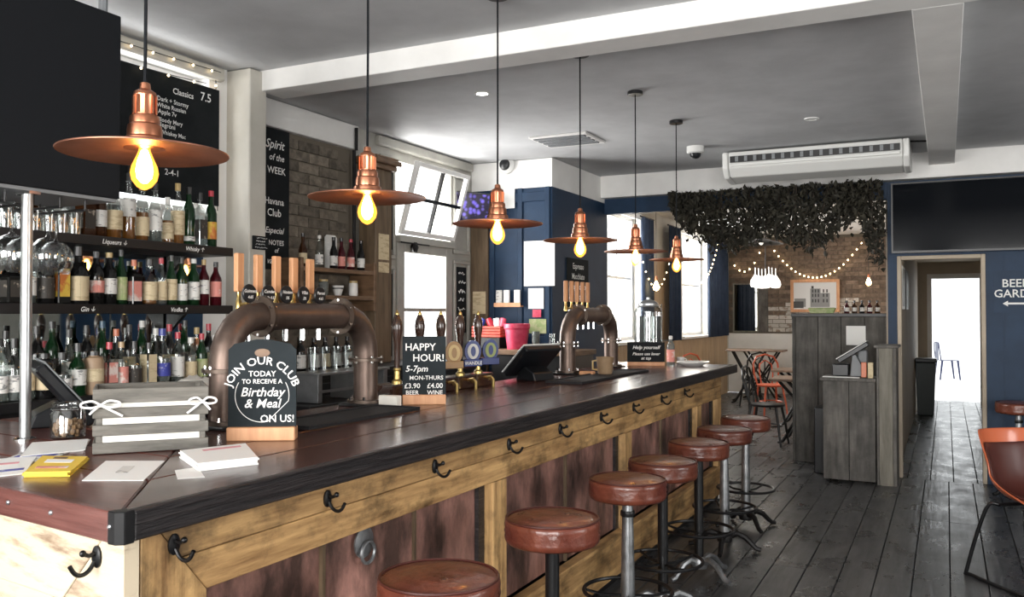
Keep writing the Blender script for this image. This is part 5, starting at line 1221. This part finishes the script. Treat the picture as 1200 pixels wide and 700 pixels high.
# white cluster lamp
p = W(897, 328, Y=15.2)
cl = thing('cluster_lamp', 'white glass cluster chandelier before the rear brick wall', 'lamp', (p.x, 15.2, HC))
MB().tube([(0, 0, 0), (0, 0, p.z - HC + .12)], .006, 6).build('rod', 'black_metal', cl)
mat('white_shade', (.85, .84, .8), .4, emit=.6, ecol=(1, .95, .85))
for k in range(7):
    a = k * 6.283 / 6; r = .17 if k < 6 else 0; z = p.z - HC - .05 + (.02 if k % 2 else 0)
    s = MB().lathe([(.02, .12), (.03, .10), (.075, .03), (.09, -.04), (.07, -.09), (.001, -.10)], 12, (r * math.cos(a), r * math.sin(a), z)).build('glass_shade', 'white_shade', cl, smooth=True)
    MB().tube([(r * math.cos(a), r * math.sin(a), z + .10), (r * math.cos(a), r * math.sin(a), z + .24)], .012, 6).build('neck', 'white_plastic', cl)
# black disc pendant
p = W(892, 284, Y=12.2)
bp = thing('pendant_lamp', 'black enamel disc pendant in the rear room', 'lamp', (p.x, 12.2, HC))
z = p.z - HC
MB().tube([(0, 0, 0), (0, 0, z + .1)], .005, 6).build('cord', 'black_plastic', bp)
MB().lathe([(.02, .12), (.03, .06), (.12, .03), (.29, -.02), (.30, -.03), (.285, -.028), (.12, .01), (.03, .03)], 32, (0, 0, z), cap=False).build('shade', 'black_metal', bp, smooth=True, ang=60)
MB().ball((0, 0, z - .01), .03, 10, 8).build('bulb', 'white_shade', bp, smooth=True)
# bare-bulb wall lamp, and a bulb standing in for the timber panel's lamp reflection
for u, v, Yp, lb in ((1018, 330, 15.9, 'bare bulb lamp glowing beside the rear brick wall'), (769, 335, None, 'added bare bulb in place of a lamp reflection between the rear windows')):
    p = W(u, v, Y=Yp) if Yp else W(u, v, X=XLR + .25)
    t = thing('bare_bulb', lb, 'lamp', (p.x, p.y, HC))
    z = p.z - HC
    MB().tube([(0, 0, 0), (0, 0, z + .12)], .004, 6).build('cord', 'black_plastic', t)
    MB().lathe([(.018, .06), (.022, .10), (.015, .13)], 12, (0, 0, z)).build('socket', 'copper', t, smooth=True)
    MB().lathe([(.014, .06), (.03, .02), (.042, -.02), (.03, -.055), (.001, -.07)], 14, (0, 0, z)).build('bulb', 'bulb', t, smooth=True)
# timber panel and curtains along the rear left wall
def curtain(label, y0, y1, X, z0=.05, z1=2.80, axis='y', m='navy_cloth'):
    t = thing('curtain', label, 'curtain', (X, y0, 0)); n = 60; vs = []; fs = []
    for i in range(n + 1):
        q = i / n; d = .035 * math.sin(q * (y1 - y0) * 42) + .012 * math.sin(q * 17)
        vs += [(d, q * (y1 - y0), z0), (d * .8, q * (y1 - y0), z1)]
    for i in range(n): fs.append((2*i, 2*i+2, 2*i+3, 2*i+1))
    o = MB().add(vs, fs).build('cloth', m, t, smooth=True, ang=180); sd = o.modifiers.new('solid', 'SOLIDIFY'); sd.thickness = .006
    MB().tube([(0, -.05, z1 + .01), (0, y1 - y0 + .05, z1 + .01)], .012, 8).build('curtain_pole', 'black_metal', t)
curtain('navy curtain right of the near rear window', W(752, 300, X=XLR + .10).y, W(765, 300, X=XLR + .1).y, XLR + .10, 1.1)
curtain('navy curtain left of the far rear window', W(784, 300, X=XLR + .10).y, W(797, 300, X=XLR + .1).y, XLR + .10, 1.1)
curtain('navy curtain in the rear corner beyond the far window', W(830, 300, X=XLR + .10).y, W(853, 300, X=XLR + .1).y, XLR + .10, 1.1)
ya_, yb_ = W(765, 300, X=XLR + .02).y, W(784, 300, X=XLR + .02).y
MB().box(XLR, XLR + .02, ya_, yb_, 1.12, 2.3).build('timber_panel', 'wainscot_wood', rlw, bevel=.003)
# bentwood chairs, local front is +x
def bentwood(label, loc, rz, m, s=1.0, group='bentwood chairs in the rear room'):
    c = thing('bentwood_chair', label, 'chair', loc, rz, group)
    MB().lathe([(.19, .44), (.20, .45), (.20, .465), (.185, .47), (.001, .468)], 24).build('seat', m, c, smooth=True, ang=50)
    for sy in (-1, 1):
        MB().tube([(.13, sy * .12, .45), (.17, sy * .155, .22), (.20, sy * .175, 0)], [.016, .015, .012], 8).build('leg', m, c, smooth=True)
        MB().tube([(-.15, sy * .13, .46), (-.18, sy * .15, .25), (-.24, sy * .17, 0)], [.016, .016, .013], 8).build('leg', m, c, smooth=True)
    pts = [(-.15, -.15, .46), (-.19, -.185, .62), (-.225, -.185, .76), (-.245, -.13, .86), (-.252, 0, .895), (-.245, .13, .86), (-.225, .185, .76), (-.19, .185, .62), (-.15, .15, .46)]
    MB().tube(pts, .014, 8).build('back_hoop', m, c, smooth=True)
    pts = [(-.17, -.08, .46), (-.195, -.10, .62), (-.225, -.09, .75), (-.24, 0, .81), (-.225, .09, .75), (-.195, .10, .62), (-.17, .08, .46)]
    MB().tube(pts, .010, 8).build('inner_hoop', m, c, smooth=True)
    MB().tube([(.165 * math.cos(R(a)), .155 * math.sin(R(a)), .22) for a in range(0, 360, 20)], .009, 6, True).build('leg_ring', m, c, smooth=True)
    return c
p = W(893, 522, Z=0); bentwood('black bentwood chair facing the near rear table', (p.x + .04, p.y + .1, 0), R(-5), 'black_metal')
p = W(902, 466, Z=0); bentwood('orange bentwood chair behind the near rear table', (-2.30, 13.1, 0), R(-60), 'orange_frame')
bentwood('orange bentwood chair against the rear wainscot near the bar end', (-3.30, 13.0, 0), R(-35), 'orange_frame')
bentwood('dark red bentwood chair beside the rear end wall', (-2.0, 14.7, 0), R(-100), 'leather')
bentwood('black bentwood chair under the far side of the near rear table', (-1.35, 11.3, 0), R(180), 'black_metal')
bentwood('black bentwood chair by the tall rear table', (-2.75, 14.2, 0), R(120), 'black_metal')
def cafe_table(label, loc, rz, w=.65, d=.65, h=.75):
    t = thing('cafe_table', label, 'table', loc, rz, 'cast iron tables in the rear room')
    MB().box(-w/2, w/2, -d/2, d/2, h - .03, h).build('table_top', 'table_wood', t, bevel=.005)
    for sy in (-1, 1):
        y = sy * d * .33
        MB().tube([(-w * .38, y, 0), (-w * .30, y, .03), (-w * .10, y, .28), (0, y, .38), (w * .14, y, .55), (w * .36, y, h - .03)], [.018, .018, .016, .016, .016, .018], 8).build('leg', 'iron', t, smooth=True)
        MB().tube([(w * .38, y, 0), (w * .30, y, .03), (w * .10, y, .28), (0, y, .38), (-w * .14, y, .55), (-w * .36, y, h - .03)], [.018, .018, .016, .016, .016, .018], 8).build('leg', 'iron', t, smooth=True)
    MB().tube([(0, -d * .33, .38), (0, d * .33, .38)], .012, 8).build('stretcher', 'iron', t, smooth=True)
cafe_table('near rear table with a worn brown top', (W(918, 443, Z=.75).x + .22, W(918, 443, Z=.75).y + .1, 0), 0, .70, .65)
cafe_table('second rear table with a worn top behind the near one', (-1.75, 12.3, 0), 0, .70, .65)
cafe_table('tall cast iron table before the rear dado', (-3.0, 15.05, 0), R(10), .75, .6, .90)
cafe_table('small dark table in the far rear corner', (-2.95, 15.95, 0), 0, .8, .5, .86)
# upholstered bench along the rear end wall
bn = thing('bench_seat', 'timber bench running along the rear end wall', 'bench', (-1.9, 16.6, 0))
MB().box(-.6, 1.3, -.22, .20, .40, .46).build('seat', 'wainscot_wood', bn, bevel=.01)
MB().box(-.6, 1.3, .20, .24, .0, 1.0).build('backrest', 'handle_wood', bn, bevel=.01)
for x in (-.55, .35, 1.2): MB().box(x, x + .05, -.2, .18, 0, .40).build('leg', 'wainscot_wood', bn)
for i, (x, m, lb) in enumerate(((-2.30, 'navy', 'dark patterned cushion on the rear bench'), (-1.85, 'canvas_white', 'white cushion on the rear bench'), (-1.40, 'red_bucket', 'pink cushion on the rear bench'))):
    tag(MB().lathe([(.02, -.19), (.15, -.15), (.19, 0), (.15, .15), (.02, .19)], 12, M=Matrix.Translation((x, 16.66, .67)) @ Matrix.Rotation(R(8), 4, 'X'), sy=.38).build('cushion', m, smooth=True, ang=80), lb, 'cushion', 'cushions on the rear bench')

# ------------------------------------------------------------------ weathered service station in the opening
tc_ = thing('service_screen', 'tall weathered plank screen with black shelf top', 'screen', (-1.38, 9.25, 0))
for k in range(4):
    x = k * .22; MB().box(x + .002, x + .218, 0, .03, .0, 1.47).build('plank', 'weathered', tc_, bevel=.003)
for k in range(2): MB().box(-.001 - .03, -.001, .0 + k * .19, .188 + k * .19, .0, 1.47).build('plank', 'weathered', tc_, bevel=.003)
MB().box(-.04, .875, -.015, .40, 1.47, 1.505).build('top', 'shelf_black', tc_, bevel=.003)
MB().box(0, .875, .36, .38, 0, 1.47).build('back_panel', 'weathered', tc_)
sv = thing('service_counter', 'low weathered plank counter holding the card terminal', 'counter', (-1.0, 8.28, 0))
for k in range(2): MB().box(.002 + k * .22, .218 + k * .22, 0, .03, .02, .90).build('plank', 'weathered', sv, bevel=.003)
for k in range(2): MB().box(-.001, .028, .033 + k * .16, .19 + k * .16, .02, .90).build('plank', 'weathered', sv, bevel=.003)
MB().box(-.02, .445, -.02, .37, .90, .93).build('top', 'weathered', sv, bevel=.003)
MB().box(.45, .47, -.02, .37, 0, 1.20).build('side_panel', 'weathered', sv, bevel=.003)
MB().box(.471, .58, -.02, .02, 0, 1.20).build('plank', 'weathered_pale', sv, bevel=.003)
MB().box(.581, .61, -.025, .37, 0, 1.20).build('side_panel', 'weathered', sv, bevel=.003)
MB().box(.43, .63, -.035, .38, 1.20, 1.225).build('cap', 'weathered', sv, bevel=.003)
tag(MB().box(-1.12, -1.02, 8.62, 8.88, 0, .62).build('waste_bin', 'black_plastic', bevel=.008), 'slim black bin between screen and service counter', 'bin')
p = W(990, 437, Z=.93)
t2 = thing('card_terminal', 'black touch terminal on the weathered service counter', 'till', (-.78, 8.42, .931), R(0))
MB().box(-.15, -.01, -.04, .14, .006, .115).build('printer', 'black_plastic', t2, bevel=.008)
MB().prism([(0, .006), (.10, .006), (.10, .10), (.05, .20), (.02, .20)], -.02, .10, 'y').build('stand', 'grey_plastic', t2, bevel=.004)
M = Matrix.Translation((.02, .03, .235)) @ Matrix.Rotation(R(-33), 4, 'Y')
MB().box(-.15, .15, -.10, .10, -.036, .006, M=M).build('case', 'black_plastic', t2, bevel=.006)
MB().box(-.153, .153, -.103, .103, .006, .014, M=M).build('bezel', 'white_plastic', t2, bevel=.002)
MB().box(-.14, .14, -.09, .09, .014, .016, M=M).build('screen', 'screen', t2)
MB().box(.06, .14, .06, .13, .10, .24).build('keypad', 'grey_plastic', t2, bevel=.008)
tag(MB().box(-1.0, -.69, 8.272, 8.36, .931, .936).build('paper_sheet', 'paper'), 'white papers under the card terminal', 'paper')
for i, (x, m, lb) in enumerate(((-.655, 'cap_orange', 'orange wrapped carton on the service counter'), (-.60, 'label_cream', 'cream carton on the service counter'))):
    tag(MB().box(x - .022, x + .022, 8.285, 8.33, .937 if i == 0 else .931, 1.07).build('carton', m, bevel=.004), lb, 'carton')
p = W(1003, 394, Y=9.245); tag(MB().box(p.x - .09, p.x + .09, 9.24, 9.247, p.z - .09, p.z + .10).build('notice', 'paper'), 'white notice pinned on the tall plank screen', 'paper')
# trough and glasses on the screen top
p = W(965, 360, Y=9.4); tg = thing('planter_trough', 'olive trough on top of the plank screen', 'trough', (p.x - .02, 9.45, 1.505))
MB().prism([(-.11, 0), (.11, 0), (.135, .055), (-.135, .055)], -.05, .05, 'y').build('trough', 'label_green', tg, bevel=.003)
MB().box(-.12, .12, -.04, .04, .05, .058).build('rim', 'leaf', tg)
for i, u in enumerate((992, 1001, 1010, 1019, 1028)):
    p = W(u, 362, Y=9.38)
    make_bottle('small cruet bottle on the plank screen, %s from the navy wall' % ords[4 - i], (p.x, 9.40, 1.505), .026, .13, 'squat', ('bottle_red', 'bottle_brown', 'bottle_dark')[i % 3], 'label_white', 'cap_black', (.15, .45), 'cruet bottles on the plank screen')

# ------------------------------------------------------------------ corridor and garden
for i, (u0, u1) in enumerate(((1056, 1060), (1061, 1064))):
    a = W(u0, 340, X=-.405); b = W(u1, 340, X=-.405)
    t = thing('framed_picture', ('white', 'black')[i] + ' framed picture on the corridor wall', 'picture', (-.418, (a.y + b.y) / 2 , 1.55), WR)
    w2 = min(.30, (b.y - a.y) / 2)
    MB().box(-w2, w2, -.02, 0, 0, .45).build('frame', ('white_plastic', 'black_plastic')[i], t, bevel=.003)
    MB().box(-w2 + .03, w2 - .03, -.022, -.02, .03, .42).build('print', 'print_mid', t)
bi = thing('wheelie_bin', 'dark green bin with open lid in the corridor', 'bin', (-.28, 14.4, 0))
MB().prism([(-.11, 0), (.11, 0), (.14, .78), (-.135, .78)], -.16, .16, 'y').build('body', 'bin_green', bi, bevel=.01)
MB().box(-.138, .155, -.18, .18, .78, .84).build('lid', 'black_plastic', bi, bevel=.012)
cl2 = thing('ceiling_light', 'flush white ceiling light in the corridor', 'light', (.1, 9.7, 2.35))
MB().lathe([(.12, 0), (.12, -.02), (.10, -.05), (.001, -.06)], 20).build('diffuser', 'led', cl2, smooth=True)
MB().lathe([(.13, 0), (.13, -.012)], 20).build('base', 'white_plastic', cl2)
gcx, gcy = W(1110, 445, Z=-.02).x, W(1110, 445, Z=-.02).y
gch = thing('metal_chair', 'dark blue metal cafe chair out in the bright garden', 'chair', (gcx, gcy, -.02), R(20))
MB().box(-.20, .20, -.20, .20, .44, .455).build('seat', 'blue_metal', gch, bevel=.006)
for sx in (-1, 1):
    for sy in (-1, 1): MB().prism([(sx * .17 - .022, .44), (sx * .17 + .022, .44), (sx * .22 + .014, 0), (sx * .22 - .014, 0)], sy * .18 - .015, sy * .18 + .015, 'y').build('leg', 'blue_metal', gch)
for s in (-1, 1): MB().tube([(-.19, s * .17, .45), (-.22, s * .16, .68), (-.23, s * .13, .85)], .014, 8).build('back_post', 'blue_metal', gch)
MB().tube([(-.23, -.13, .85), (-.235, 0, .87), (-.23, .13, .85)], .014, 8).build('top_rail', 'blue_metal', gch)
MB().box(-.225, -.215, -.085, .085, .455, .86).build('splat', 'blue_metal', gch)

# ------------------------------------------------------------------ orange shell chair on the right
p = W(1212, 560, Y=5.62)
oc = thing('shell_chair', 'orange plastic shell chair on a black tube frame at the right edge', 'chair', (p.x, 5.62, 0), R(-52))
prof = [(-.255, .84), (-.24, .76), (-.215, .66), (-.185, .56), (-.13, .485), (-.05, .455), (.06, .45), (.16, .462), (.21, .452), (.225, .43)]
def shell(ws, lift, i0, i1, nw_=14):
    vs = []; fs = []; rows = prof[i0:i1]
    for i, (x, z) in enumerate(rows, i0):
        wid = (.19, .215, .235, .24, .24, .235, .23, .225, .22, .215)[i]; up = (.0, .02, .05, .10, .13, .12, .08, .04, .015, .0)[i]; fwd = (.05, .09, .13, .13, .07, .02, 0, 0, 0, 0)[i]
        nx, nz = ((1, .1), (1, .15), (.97, .25), (.9, .43), (.6, .8), (.1, 1), (0, 1), (0, 1), (.1, 1), (.3, 1))[i]
        for k in range(nw_ + 1):
            q = (-1 + 2 * k / nw_) * ws; c = abs(q) ** 2.6
            vs.append((x + fwd * c + nx * lift, q * wid, z + up * c + nz * lift))
    for i in range(len(rows) - 1):
        for k in range(nw_): fs.append((i*(nw_+1)+k, i*(nw_+1)+k+1, (i+1)*(nw_+1)+k+1, (i+1)*(nw_+1)+k))
    return MB().add(vs, fs)
for nm, ws, lift, i0, i1, mm, th in (('shell', 1, 0, 0, 10, 'orange_shell', .012), ('upholstery', .84, .016, 1, 9, 'leather_dark', .016)):
    o = shell(ws, lift, i0, i1).build(nm, mm, oc, smooth=True, ang=180)
    sd = o.modifiers.new('solid', 'SOLIDIFY'); sd.thickness = th; sd.offset = 0; ss = o.modifiers.new('sub', 'SUBSURF'); ss.levels = 1; ss.render_levels = 2
for s_ in (-1, 1):
    MB().tube(spline([(.10, s_ * .16, .435), (.17, s_ * .215, .40), (.235, s_ * .235, .04), (.215, s_ * .235, .011), (-.20, s_ * .235, .011), (-.24, s_ * .235, .04), (-.13, s_ * .20, .40), (-.08, s_ * .16, .435)], 5), .011, 10).build('sled_leg', 'black_metal', oc, smooth=True)
for x in (.10, -.08): MB().tube([(x, -.16, .432), (x, .16, .432)], .010, 8).build('cross_tube', 'black_metal', oc, smooth=True)
